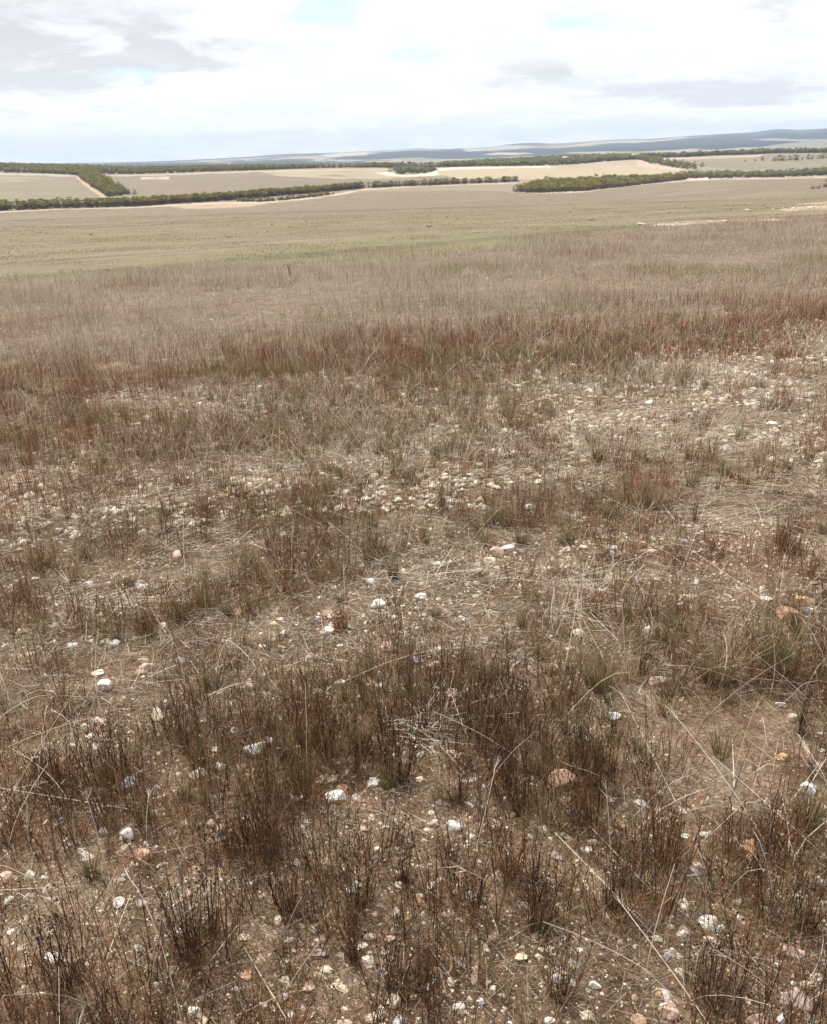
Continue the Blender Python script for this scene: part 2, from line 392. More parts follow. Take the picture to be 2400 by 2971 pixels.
def rvec(n, s):
    a = rng.uniform(0, 2*math.pi, n); m_ = np.abs(rng.normal(0, s, n)) if np.ndim(s) == 0 else np.abs(rng.normal(0, 1, n))*s
    return np.stack([np.cos(a), np.sin(a)], -1)*m_[:, None]
def jit(c, n, s=.18):
    c = np.asarray(c, float); c = np.broadcast_to(c, (n, 3))
    return np.clip(c*(1+rng.normal(0, s, n))[:, None]*(1+rng.normal(0, .025, (n, 3))), .008, .9)
MAUVE = C(.385, .332, .255); STRAW = C(.60, .51, .40); GREY = C(.50, .45, .38); REDB = C(.20, .080, .042); ORNG = C(.34, .185, .10)
OLIV = C(.17, .165, .075); DARK = C(.075, .042, .028); GREEN = C(.13, .17, .06)
patches = [((610, 835, 40, 10), GREEN), ((840, 878, 60, 14), GREEN), ((1350, 786, 130, 14), OLIV), ((1260, 800, 60, 8), OLIV), ((900, 1020, 80, 18), OLIV)]
def pick(x, y, zone):
    n = len(x); u = rng.random(n)
    pn = fbm(x*.35, y*.35, 61, 3); pn2 = fbm(x*.15+9, y*.15, 62, 3)
    if zone == 't1':
        c = np.where((u < .60)[:, None], MAUVE, np.where((u < .78)[:, None], GREY, np.where((u < .95)[:, None], STRAW, REDB)))
        k_ = (rng.random(n) < sstep(.56, .66, pn)*.4); c = np.where(k_[:, None], ORNG, c)
        k_ = (rng.random(n) < sstep(.60, .70, pn2)*.5); c = np.where(k_[:, None], OLIV*1.3, c)
        a = np.arctan2(x, y); rb = B_edge(a); k_ = (np.hypot(x, y)/rb > .86) & (rng.random(n) < .5*sstep(.42, .6, pn2)); c = np.where(k_[:, None], C(.42, .25, .16), c)
    elif zone == 'red':
        c = np.where((u < .50)[:, None], REDB, np.where((u < .62)[:, None], ORNG*.8, np.where((u < .92)[:, None], MAUVE*.85, OLIV)))
    else:
        c = np.where((u < .35)[:, None], STRAW*.85, np.where((u < .6)[:, None], GREY, np.where((u < .8)[:, None], REDB, OLIV*1.2)))
    return c
for (cx, cy, rx, ry), c in patches: pass
pw = [(wpoly([(cx+rx*math.cos(t), cy+ry*math.sin(t)) for t in np.linspace(0, 2*math.pi, 14)[:-1]]), c) for (cx, cy, rx, ry), c in patches]
# ---- the far standing grass
tall = Acc()
def tall_band(r0, r1_, dens, wid, segs, hmul=1.):
    A = .56*(r1_**2-r0**2); n = int(A*dens)
    x, y = scatter(n, r0, r1_)
    a = np.arctan2(x, y); r = np.hypot(x, y)
    cl = fbm(x*2.2, y*2.2, 71, 3)
    lg = fbm(x*.4, y*.4, 72, 3)
    wob_ = 1+.10*(fbm(x*.6, y*.6, 73, 3)-.5)*2
    keep = (r < B_edge(a)*wob_) & (r > B_red(a)*(wob_+.25*(lg-.5)+rng.normal(0, .13, n))) & (rng.random(n) < np.clip(.05+2.2*(cl-.3), .06, 1)*np.clip(1.15-sstep(.72, 1.05, r/B_edge(a))*.8, 0, 1))
    x, y, r, lg = x[keep], y[keep], r[keep], lg[keep]; n = len(x)
    z = H(x, y)-.01
    h = (.06+.26*rng.random(n)**1.6)*(.35+1.3*sstep(.3, .7, lg))*hmul
    c = pick(x, y, 't1')
    for p_, gc in pw:
        i_ = inpoly(x, y, p_) & (rng.random(n) < .75)
        c = np.where(i_[:, None], gc*1.3, c); h = np.where(i_, h*.6, h)
    c = jit(c, n, .22)
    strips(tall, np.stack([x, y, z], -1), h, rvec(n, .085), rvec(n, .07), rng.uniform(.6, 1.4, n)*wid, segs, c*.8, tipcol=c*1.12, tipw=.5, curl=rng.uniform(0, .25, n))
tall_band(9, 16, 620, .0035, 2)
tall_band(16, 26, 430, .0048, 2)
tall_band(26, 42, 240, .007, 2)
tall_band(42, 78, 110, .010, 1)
print('tall', tall.n)
o = tall.build('standing_dry_grass', M_grass); tag(o, 'belt of grey-mauve and straw-coloured standing dry grass behind the stony ground', 'dry grass', kind='stuff')
# ---- red-brown band
red = Acc()
def red_band(r0, r1_, dens, wid, segs):
    A = .56*(r1_**2-r0**2); n = int(A*dens)
    x, y = scatter(n, r0, r1_); a = np.arctan2(x, y); r = np.hypot(x, y)
    cl = fbm(x*2.6, y*2.6, 75, 3); wob_ = 1+.2*(fbm(x*.5, y*.5, 74, 3)-.5)
    keep = (r <= B_red(a)*(wob_*1.08+rng.normal(0, .18, n))) & (r > B_fore(a)*(wob_+rng.normal(0, .12, n))) & (rng.random(n) < sstep(.31, .60, cl)*(.45+.55*sstep(.3, .6, fbm(x*.3, y*.3, 79, 3))))
    x, y = x[keep], y[keep]; n = len(x); z = H(x, y)-.01
    c = jit(pick(x, y, 'red'), n, .25); h = rng.uniform(.08, .26, n)
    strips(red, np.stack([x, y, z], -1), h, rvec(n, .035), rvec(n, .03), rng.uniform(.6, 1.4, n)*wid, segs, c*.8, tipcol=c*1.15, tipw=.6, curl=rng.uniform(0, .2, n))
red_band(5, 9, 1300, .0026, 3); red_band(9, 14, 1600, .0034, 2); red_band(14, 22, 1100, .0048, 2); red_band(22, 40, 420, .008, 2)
print('red', red.n)
o = red.build('rusty_dry_herbs', M_grass); tag(o, 'band of rusty red-brown dry herbs between the stony ground and the grey grass', 'dry herbs', kind='stuff')
# ---- short stubble of the mown field
stub = Acc()
for r0, r1_, dens, wid in ((20, 60, 26, .012), (60, 140, 9, .02), (140, 300, 1.6, .05)):
    A = .56*(r1_**2-r0**2); n = int(A*dens); x, y = scatter(n, r0, r1_); a = np.arctan2(x, y); r = np.hypot(x, y)
    cl = fbm(x*.25, y*.25, 78, 3)
    k_ = (r > B_edge(a)*.97) & (rng.random(n) < sstep(.35, .65, cl)); x, y, r = x[k_], y[k_], r[k_]; n = len(x)
    cc, _, _ = paint(x, y); cc = jit(cc*1.15, n, .2)
    z = H(x, y)-.01
    strips(stub, np.stack([x, y, z], -1), rng.uniform(.03, .09, n), rvec(n, .03), rvec(n, .02), rng.uniform(.6, 1.4, n)*wid, 1, cc, tipw=.6)
x, y = scatter(34, 45, 130); a = np.arctan2(x, y); k_ = np.hypot(x, y) > B_edge(a)*1.25; x, y = x[k_], y[k_]
for a_, b_ in zip(x, y):
    n = 26; q_ = rvec(n, .12); strips(stub, np.stack([a_+q_[:, 0], b_+q_[:, 1], H(a_+q_[:, 0], b_+q_[:, 1])-.01], -1), rng.uniform(.05, .13, n), rvec(n, .06), rvec(n, .04), .02, 1, jit(C(.07, .085, .035), n, .25), tipw=.6)
print('stub', stub.n)
o = stub.build('field_stubble', M_grass); tag(o, 'short green-tan stubble over the open field beyond the dry grass', 'stubble', kind='stuff')
# ------------------------------------------------------------------ clumps of the foreground
def tube_knots(acc, p, sz, colr):
    """small seed heads: stretched octahedra"""
    n = len(p); d = np.array([[1, 0, 0], [-1, 0, 0], [0, 1, 0], [0, -1, 0], [0, 0, 1.5], [0, 0, -1.3]])
    V = p[:, None, :]+d[None]*sz[:, None, None]
    f = np.array([[0, 2, 4], [2, 1, 4], [1, 3, 4], [3, 0, 4], [2, 0, 5], [1, 2, 5], [3, 1, 5], [0, 3, 5]])
    acc.add(V, (np.arange(n)[:, None, None]*6+f[None]).reshape(-1, 3), np.repeat(colr, 6, 0))
def forb(acc, c0, rad, ns, h, colr, near=True, lean=.25, knots=True, wid=.0019, world=True):
    """wiry red-brown herb: zigzag stems, side twigs with seed heads"""
    a = rng.uniform(0, 2*math.pi, ns); q_ = rad*np.sqrt(rng.random(ns))
    bx = c0[0]+q_*np.cos(a); by = c0[1]+q_*np.sin(a)
    bz = H(bx, by)-.006 if world else np.full(ns, c0[2]-.006)
    hh = h*rng.uniform(.5, 1.05, ns)
    ln = np.stack([np.cos(a), np.sin(a)], -1)*(q_/max(rad, 1e-4)*lean*h*.5)[:, None]+rvec(ns, .07*h)
    c = jit(colr, ns, .25)
    p = strips(acc, np.stack([bx, by, bz], -1), hh, ln, rvec(ns, .08*h), wid*rng.uniform(.7, 1.3, ns), 4 if near else 3, c, tube=near, tipw=.6, tipcol=c*1.1)
    if knots:
        for k_ in range(3 if near else 1):
            t = rng.uniform(.55, 1, ns); i_ = np.minimum((t*(p.shape[1]-1)).astype(int), p.shape[1]-2); f_ = t*(p.shape[1]-1)-i_
            s = p[np.arange(ns), i_]*(1-f_)[:, None]+p[np.arange(ns), i_+1]*f_[:, None]
            tl = rng.uniform(.015, .05, ns); dv = rvec(ns, 1); dv = dv/(np.linalg.norm(dv, axis=1, keepdims=True)+1e-6)*tl[:, None]*.6
            pp = strips(acc, s, tl, dv, dv*0, wid*.7, 1, c, tube=near)
            kk = pp[:, -1]; m_ = rng.random(ns) < .7
            if near and m_.any(): tube_knots(acc, kk[m_], rng.uniform(.0016, .0032, m_.sum()), jit(colr*.75, m_.sum(), .2))
def tuft(acc, c0, rad, nb, h, colr, tip, world=True, wid=.0022, spread=.55, tube=False):
    a = rng.uniform(0, 2*math.pi, nb); q_ = rad*np.sqrt(rng.random(nb))
    bx = c0[0]+q_*np.cos(a)*.6; by = c0[1]+q_*np.sin(a)*.6
    bz = H(bx, by)-.008 if world else np.full(nb, c0[2]-.008)
    hh = h*rng.uniform(.35, 1, nb)
    ln = np.stack([np.cos(a), np.sin(a)], -1)*(hh*spread*rng.uniform(.1, .7, nb))[:, None]
    c = jit(colr, nb, .2); t = jit(tip, nb, .25)
    strips(acc, np.stack([bx, by, bz], -1), hh, ln, ln*.6, wid*rng.uniform(.7, 1.3, nb), 3, c, tube=tube, tipw=.3, tipcol=t, curl=rng.uniform(0, .25, nb))
def tangle(acc, c0, rad, nb, colr, hmax=.05, world=True):
    """matted fine basal litter"""
    a = rng.uniform(0, 2*math.pi, nb); q_ = rad*rng.random(nb)**.7
    bx = c0[0]+q_*np.cos(a); by = c0[1]+q_*np.sin(a)
    bz = (H(bx, by) if world else c0[2])+rng.uniform(-.004, .012, nb)
    L_ = rng.uniform(.02, .07, nb); d = rvec(nb, 1); d = d/(np.linalg.norm(d, axis=1, keepdims=True)+1e-6)
    strips(acc, np.stack([bx, by, bz], -1), rng.uniform(.0, hmax, nb), d*L_[:, None], rvec(nb, .02), .0014, 2, jit(colr, nb, .3), tipw=.5, curl=rng.uniform(0, .6, nb))
def dens_pts(r0, r1_, dens, seed, lo, hi, sc=.9):
    hf = .68 if r1_ <= 5.1 else .58
    A = hf*(r1_**2-r0**2); n = int(A*dens); x, y = scatter(n, r0, r1_, hf)
    k_ = rng.random(n) < sstep(lo, hi, fbm(x*sc, y*sc, seed, 3)); return x[k_], y[k_]
# --- clearings of bare stony soil
CLEAR = [(1200, 1780, 330, 120), (420, 1930, 230, 50), (1180, 2560, 140, 70), (1000, 2760, 190, 65), (2230, 2780, 190, 75), (640, 2890, 230, 60), (1560, 1640, 260, 70), (1250, 2950, 330, 40), (1320, 2400, 110, 50), (1700, 2500, 90, 50), (2000, 2690, 130, 40), (1950, 1250, 400, 90), (1500, 1420, 300, 60), (2200, 1130, 230, 45), (2100, 1450, 250, 50)]
cw = [wpoly([(cx+rx*math.cos(t), cy+ry*math.sin(t)) for t in np.linspace(0, 2*math.pi, 15)[:-1]]) for cx, cy, rx, ry in CLEAR]
def cleared(x, y):
    m_ = np.zeros(len(x), bool)
    for p_ in cw: m_ |= inpoly(x, y, p_)
    return m_
herb = Acc()
def herb_field(r0, r1_, dens, seed, lo, hi, hmin, hmax, wid, tube, knots, tang, clr=.1, nst=12, pal=None, segs=4, sc=1.3):
    """many wiry herbs at once: clumps of zigzag stems, their twigs with seed heads and the matted litter at their feet"""
    x, y = dens_pts(r0, r1_, dens, seed, lo, hi, sc); k_ = ~cleared(x, y) | (rng.random(len(x)) < clr); x, y = x[k_], y[k_]
    a = np.arctan2(x, y); k_ = np.hypot(x, y) < B_red(a)*(1.02+rng.normal(0, .12, len(x))); x, y = x[k_], y[k_]
    n = len(x); cnt_ = 2+rng.poisson(nst*rng.random(n)**1.3*1.6, n); N_ = int(cnt_.sum()); ci = np.repeat(np.arange(n), cnt_)
    rad = rng.uniform(.01, .10, n)[ci]; h = (hmin+(hmax-hmin)*rng.random(n)**1.4)[ci]; pz = rng.random(n)
    base = np.array(pal)[np.searchsorted([.45, .68, .84], pz)][ci]
    aa = rng.uniform(0, 2*math.pi, N_); q_ = rad*np.sqrt(rng.random(N_))
    bx = x[ci]+q_*np.cos(aa); by = y[ci]+q_*np.sin(aa)
    ln = np.stack([np.cos(aa), np.sin(aa)], -1)*(q_/rad*.16*h)[:, None]+rvec(N_, 1.)*(.10*h)[:, None]
    c = jit(base, N_, .28); hh = h*rng.uniform(.35, 1.05, N_)
    p = strips(herb, np.stack([bx, by, H(bx, by)-.006], -1), hh, ln, rvec(N_, 1.)*(.10*h)[:, None], wid*rng.uniform(.7, 1.4, N_), segs, c, tube=tube, tipw=.6, tipcol=c*1.15)
    for k_ in range(knots):
        t = rng.uniform(.45, 1, N_)*(p.shape[1]-1); i_ = np.minimum(t.astype(int), p.shape[1]-2); f_ = (t-i_)[:, None]
        st = p[np.arange(N_), i_]*(1-f_)+p[np.arange(N_), i_+1]*f_
        m_ = rng.random(N_) < .75; st = st[m_]; cc = c[m_]; M_ = len(st)
        tl = rng.uniform(.012, .045, M_); dv = rvec(M_, 1); dv = dv/(np.linalg.norm(dv, axis=1, keepdims=True)+1e-6)*tl[:, None]*.6
        pp = strips(herb, st, tl, dv, dv*0, wid*.75, 1, cc, tube=False, tipw=.7)
        if tube:
            u_ = rng.random(M_) < .5; tube_knots(herb, pp[u_, -1], rng.uniform(.0013, .003, int(u_.sum())), jit(cc[u_]*.8, int(u_.sum()), .2))
    if tang:
        T_ = rng.integers(0, N_, int(N_*tang)); M_ = len(T_); L_ = rng.uniform(.015, .065, M_); d = rvec(M_, 1); d = d/(np.linalg.norm(d, axis=1, keepdims=True)+1e-6)
        jx = rvec(M_, .035); tx = bx[T_]+jx[:, 0]; ty = by[T_]+jx[:, 1]
        cb = np.where((pz[ci][T_] < .6)[:, None], C(.19, .105, .06), C(.30, .165, .085))
        strips(herb, np.stack([tx, ty, H(tx, ty)+rng.uniform(-.004, .012, M_)], -1), rng.uniform(0, .05, M_), d*L_[:, None], rvec(M_, .02), wid*.8, 2, jit(cb, M_, .3), tipw=.5, curl=rng.uniform(0, .6, M_))
P_near = [DARK*1.3, C(.13, .065, .038), C(.28, .18, .105), C(.17, .14, .07)]
P_near2 = [C(.17, .095, .058), C(.24, .125, .07), C(.40, .30, .19), C(.27, .225, .13)]
P_mid = [C(.18, .095, .058), REDB*1.1, C(.38, .29, .19), C(.28, .23, .14)]
P_far = [REDB, C(.25, .115, .062), C(.30, .17, .10), OLIV*1.3]
herb_field(1.0, 2.6, 290, 81, .24, .62, .10, .29, .0020, True, 3, 7, .3, nst=8, pal=P_near, sc=3.)
herb_field(2.6, 5, 190, 81, .26, .66, .07, .26, .0024, True, 2, 6, .3, nst=7, pal=P_near2, sc=3.)
herb_field(5, 9, 130, 82, .26, .66, .06, .23, .0030, False, 1, 3, .35, 10, P_mid, 3, sc=2.4)
herb_field(9, 24, 95, 83, .30, .56, .06, .24, .0044, False, 0, 1, .5, 12, P_far, 2)
# short fine grass tufts, green at the foot and straw-coloured above
def tuft_field(r0, r1_, dens, seed, hmin, hmax, wid, nb):
    x, y = dens_pts(r0, r1_, dens, seed, .38, .62, .8); k_ = ~cleared(x, y) | (rng.random(len(x)) < .2); x, y = x[k_], y[k_]
    a = np.arctan2(x, y); k_ = np.hypot(x, y) < B_red(a); x, y = x[k_], y[k_]; n = len(x)
    cnt_ = rng.integers(nb//2, nb*2, n); N_ = int(cnt_.sum()); ci = np.repeat(np.arange(n), cnt_); rad = rng.uniform(.012, .05, n)[ci]; h = rng.uniform(hmin, hmax, n)[ci]
    aa = rng.uniform(0, 2*math.pi, N_); q_ = rad*np.sqrt(rng.random(N_)); bx = x[ci]+q_*np.cos(aa)*.6; by = y[ci]+q_*np.sin(aa)*.6; hh = h*rng.uniform(.35, 1, N_)
    ln = np.stack([np.cos(aa), np.sin(aa)], -1)*(hh*.5*rng.uniform(.1, .7, N_))[:, None]; g_ = rng.random(n)[ci][:, None]
    c = jit(OLIV*.65*(1-g_*.4)+C(.2, .13, .07)*g_*.5, N_, .2); t = jit(OLIV*1.4*(1-g_)+C(.38, .27, .16)*g_, N_, .25)
    strips(herb, np.stack([bx, by, H(bx, by)-.008], -1), hh, ln, ln*.6, wid*rng.uniform(.7, 1.3, N_), 3, c, tipw=.3, tipcol=t, curl=rng.uniform(0, .25, N_))
tuft_field(1.0, 5, 30, 84, .07, .2, .0022, 36); tuft_field(5, 10, 48, 85, .08, .24, .0032, 30); tuft_field(10, 24, 16, 86, .1, .24, .005, 22)
def sward(r0, r1_, dens, wid, hm, seed, lo, hi, clr=.2):
    x, y = dens_pts(r0, r1_, dens, seed, lo, hi, 1.6); k_ = ~cleared(x, y) | (rng.random(len(x)) < clr); x, y = x[k_], y[k_]
    a = np.arctan2(x, y); k_ = np.hypot(x, y) < B_red(a)*1.02; x, y = x[k_], y[k_]; n = len(x)
    pz = fbm(x*.9, y*.9, 55, 3)+rng.normal(0, .1, n)
    c = np.where((pz < .40)[:, None], C(.18, .10, .06), np.where((pz < .50)[:, None], C(.32, .20, .125), np.where((pz < .64)[:, None], GREY*.9, OLIV*1.1)))
    c = jit(c, n, .28)
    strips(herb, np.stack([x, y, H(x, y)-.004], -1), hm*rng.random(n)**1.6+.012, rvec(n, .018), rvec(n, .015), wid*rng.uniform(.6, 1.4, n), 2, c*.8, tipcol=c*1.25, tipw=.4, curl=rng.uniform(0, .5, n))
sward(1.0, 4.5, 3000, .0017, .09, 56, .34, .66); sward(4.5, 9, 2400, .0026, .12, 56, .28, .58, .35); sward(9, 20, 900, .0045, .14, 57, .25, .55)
print('herb', herb.n)
o = herb.build('wiry_dry_herbs', M_grass); tag(o, 'wiry dark brown dry herbs and short tufts scattered over the stony foreground', 'dry herbs', kind='stuff')
# --- pale straws: standing, drooping, fallen
straw = Acc()
def straws(x, y, hmin, hmax, wid, tube=True, segs=5, head=True):
    n = len(x); z = H(x, y)-.005
    h = rng.uniform(hmin, hmax, n); c = jit(np.where((rng.random(n) < .5)[:, None], STRAW, GREY*1.1), n, .15)
    p = strips(straw, np.stack([x, y, z], -1), h, rvec(n, .16), rvec(n, .12), wid*rng.uniform(.7, 1.3, n), segs, c, tube=tube, tipw=.5, curl=np.where(rng.random(n) < .4, rng.uniform(.3, .7, n), 0))
    if head:
        m_ = rng.random(n) < .35; e = p[m_, -1]; d = p[m_, -1]-p[m_, -2]; d = d/(np.linalg.norm(d, axis=1, keepdims=True)+1e-6)
        for k2 in range(7):
            s = e-d*rng.uniform(0, .04, len(e))[:, None]
            L_ = rng.uniform(.015, .035, len(e))
            dd = d*L_[:, None]+rng.normal(0, .007, d.shape)
            strips(straw, s, dd[:, 2], dd[:, :2], dd[:, :2]*.1, .0016, 1, jit(C(.60, .52, .42), len(e), .1), tipw=.3)
x, y = dens_pts(1.0, 8, 230, 91, .34, .64, .9); k_ = ~cleared(x, y) | (rng.random(len(x)) < .5); k_ &= (np.hypot(x, y) > 2.7) | (rng.random(len(x)) < .3); straws(x[k_], y[k_], .06, .32, .0026)
x, y = dens_pts(8, 24, 400, 92, .26, .54, .5); a = np.arctan2(x, y); rr_ = np.hypot(x, y); k_ = (rr_ < B_red(a)*1.05) & ((rr_ < B_fore(a)) | (rng.random(len(x)) < .18)); straws(x[k_], y[k_], .10, .32, .0042, False, 4)
def litter(r0, r1_, dens, wid, Lmin, Lmax, cols, tube=False, zup=.02, seed=95, lo=.05, hi=.5, align=0, acc=None):
    x, y = dens_pts(r0, r1_, dens, seed, lo, hi, .8); n = len(x); z = H(x, y)+rng.uniform(.001, zup, n)
    rr_ = np.hypot(x, y); k_ = (rr_ < 9) | (rr_ < B_fore(np.arctan2(x, y))) | (rng.random(n) < .22); x, y, z = x[k_], y[k_], z[k_]; n = len(x)
    L_ = Lmin+(Lmax-Lmin)*rng.random(n)**1.6; a = rng.uniform(0, 2*math.pi, n)
    if align: a = np.where(rng.random(n) < align, rng.normal(.25, .35, n), a)
    d = np.stack([np.cos(a), np.sin(a)], -1)*L_[:, None]
    # follow the slope
    dz = H(x+d[:, 0], y+d[:, 1])+rng.uniform(.001, zup, n)-z
    c = jit(np.array(cols)[rng.integers(0, len(cols), n)], n, .2)
    strips(acc or straw, np.stack([x, y, z], -1), dz, d, rvec(n, .03)*L_[:, None]*6, wid, 3 if tube else 2, c, tube=tube, tipw=.6)
litter(1.0, 2.8, 1500, .0017, .02, .13, [STRAW*.7, GREY*.65, MAUVE*.7, C(.22, .14, .09)], True, .03)
litter(2.8, 5, 2300, .0024, .02, .15, [STRAW*.85, GREY*.8, MAUVE*.8, C(.28, .18, .12)], True, .03)
litter(5, 10, 2900, .0034, .04, .22, [STRAW, GREY*1.0, MAUVE*.9, REDB], False, .035, align=.4)
litter(10, 24, 1100, .0052, .06, .28, [STRAW*.95, GREY, MAUVE, REDB], False, .04, align=.4)
# extra mats of flattened grey straw
for cx, cy, rx, ry, nn in ((1250, 1690, 220, 22, 700), (1650, 1700, 130, 28, 600), (1660, 1790, 90, 20, 300), (2000, 1520, 260, 40, 900), (560, 1580, 220, 50, 900), (1200, 2130, 110, 45, 500), (250, 1760, 220, 25, 500), (1850, 1270, 300, 80, 1500)):
    p_ = wpoly([(cx+rx*math.cos(t), cy+ry*math.sin(t)) for t in np.linspace(0, 2*math.pi, 13)[:-1]])
    q_ = rng.random((nn*4, 2))*(p_.max(0)-p_.min(0))+p_.min(0); q_ = q_[inpoly(q_[:, 0], q_[:, 1], p_)][:nn*2//10]
    n = len(q_); z = H(q_[:, 0], q_[:, 1])+rng.uniform(.002, .045, n); a = rng.normal(.25, .9, n); L_ = rng.uniform(.06, .3, n)
    strips(straw, np.stack([q_[:, 0], q_[:, 1], z], -1), rng.normal(0, .015, n), np.stack([np.cos(a), np.sin(a)], -1)*L_[:, None], rvec(n, .02), .0026, 2, jit(np.where((rng.random(n) < .5)[:, None], STRAW, GREY), n, .25), tipw=.6)
print('straw', straw.n)
o = straw.build('dry_straw_litter', M_grass); tag(o, 'pale grey straws lying and leaning all over the stony foreground', 'straw', kind='stuff')
crumb = Acc()
x, y = dens_pts(1.0, 7, 5500, 96, .2, .6, 1.5); n = len(x); z = H(x, y)+rng.uniform(0, .006, n); a = rng.uniform(0, 2*math.pi, n); L_ = rng.uniform(.008, .04, n)
strips(crumb, np.stack([x, y, z], -1), rng.uniform(-.002, .012, n), np.stack([np.cos(a), np.sin(a)], -1)*L_[:, None], rvec(n, .008), .0016, 1, jit(np.array([C(.16, .085, .05), C(.28, .17, .10), C(.36, .28, .2)])[rng.integers(0, 3, n)], n, .25))
o = crumb.build('fine_plant_debris', M_grass); tag(o, 'fine brown crumbs of plant debris on the foreground soil', 'plant debris', kind='stuff')
# ------------------------------------------------------------------ stones
def ico(sub):
    t = (1+5**.5)/2
    v = [(-1, t, 0), (1, t, 0), (-1, -t, 0), (1, -t, 0), (0, -1, t), (0, 1, t), (0, -1, -t), (0, 1, -t), (t, 0, -1), (t, 0, 1), (-t, 0, -1), (-t, 0, 1)]
    f = [(0, 11, 5), (0, 5, 1), (0, 1, 7), (0, 7, 10), (0, 10, 11), (1, 5, 9), (5, 11, 4), (11, 10, 2), (10, 7, 6), (7, 1, 8), (3, 9, 4), (3, 4, 2), (3, 2, 6), (3, 6, 8), (3, 8, 9), (4, 9, 5), (2, 4, 11), (6, 2, 10), (8, 6, 7), (9, 8, 1)]
    v = [np.array(p)/np.linalg.norm(p) for p in v]
    for _ in range(sub):
        mid = {}; nf = []
        def g(i, j):
            k_ = (min(i, j), max(i, j))
            if k_ not in mid:
                p = v[i]+v[j]; v.append(p/np.linalg.norm(p)); mid[k_] = len(v)-1
            return mid[k_]
        for a, b, c in f:
            ab, bc, ca = g(a, b), g(b, c), g(c, a); nf += [(a, ab, ca), (b, bc, ab), (c, ca, bc), (ab, bc, ca)]
        f = nf
    return np.array(v), np.array(f)
def rockshape(sub, cuts, rough, seed, c0=.45, c1=.82):
    rg_ = np.random.default_rng(seed); v, f = ico(sub); v = v.copy()
    for _ in range(cuts):
        n = rg_.normal(size=3); n /= np.linalg.norm(n); d = rg_.uniform(c0, c1)
        s = v@n-d; v -= np.where(s > 0, s, 0)[:, None]*n
    if rough:
        nz = np.zeros(len(v))
        for k_ in range(5):
            w = rg_.normal(size=3)*(2+2*k_); nz += np.sin(v@w+rg_.uniform(0, 6))/(1+k_)
        v = v*(1+rough*nz)[:, None]
    return v/np.abs(v).max(), f
WHT = C(.80, .77, .71); CRM = C(.66, .57, .44); PNK = C(.47, .34, .275); ORS = C(.45, .275, .19); GRY = C(.52, .47, .43); OCH = C(.42, .29, .16)
PROT1 = [rockshape(2 if i < 6 else 1, 11, .03, 100+i, .34, .72) for i in range(14)]
PROT0 = [rockshape(0, 0, .09, 200+i) for i in range(6)]
grav = Acc()
def gravel(n, r0, r1_, smin, smax, prot, seed, lo, hi, pw_=3., lift=.02):
    x, y = dens_pts(r0, r1_, n, seed, lo, hi, 1.1); aa_ = np.arctan2(x, y); rr_ = np.hypot(x, y); fd_ = (B_red(aa_)-rr_)/np.maximum(B_red(aa_)-B_fore(aa_), .5); k_ = rng.random(len(x)) < np.clip(fd_, 0, 1)**1.3; x, y = x[k_], y[k_]; n = len(x)
    s = smin*(smax/smin)**(rng.random(n)**pw_)*.5
    z = H(x, y)+s*lift
    cs = np.array([C(.72, .67, .59), CRM, CRM*.85, PNK, ORS*.8, GRY*.8, OCH, PNK*.75])[rng.choice(8, n, p=[.30, .30, .13, .11, .02, .06, .03, .05])]
    cs = np.clip(cs*(1+rng.normal(0, .12, n))[:, None], .02, .88)
    which = rng.integers(0, len(prot), n)
    for k_, (v, f) in enumerate(prot):
        m_ = np.nonzero(which == k_)[0]
        if not len(m_): continue
        a = rng.uniform(0, 2*math.pi, len(m_)); sc = s[m_][:, None]*np.stack([rng.uniform(.8, 1.25, len(m_)), rng.uniform(.7, 1.1, len(m_)), rng.uniform(.45, .75, len(m_))], -1)
        V = v[None]*sc[:, None, :]
        ca, sa = np.cos(a)[:, None], np.sin(a)[:, None]
        V = np.stack([V[..., 0]*ca-V[..., 1]*sa, V[..., 0]*sa+V[..., 1]*ca, V[..., 2]], -1)+np.stack([x[m_], y[m_], z[m_]], -1)[:, None, :]
        grav.add(V, (np.arange(len(m_))[:, None, None]*len(v)+f[None]).reshape(-1, 3), np.repeat(cs[m_], len(v), 0))
gravel(1500, 1.0, 4.5, .004, .042, PROT1, 301, .34, .66, 2.1)
gravel(1500, 4.5, 7.5, .012, .075, PROT1, 302, .24, .66, 1.7, .3)
gravel(500, 6.5, 10.5, .016, .085, PROT1, 307, .24, .66, 1.7, .3)
gravel(420, 7.5, 12, .02, .09, PROT1, 303, .24, .66, 1.7, .3)
gravel(480, 12, 26, .03, .11, PROT1, 306, .26, .68, 1.7, .35)
gravel(5200, 1.0, 3.4, .002, .009, PROT0, 304, .2, .6, 1.5)
gravel(1500, 3.4, 6.5, .004, .014, PROT0, 305, .2, .6, 1.5)
print('gravel', grav.n)
o = grav.build('limestone_gravel', M_rock); tag(o, 'small white, pink and ochre limestone pebbles strewn over the foreground soil', 'gravel', kind='stuff')
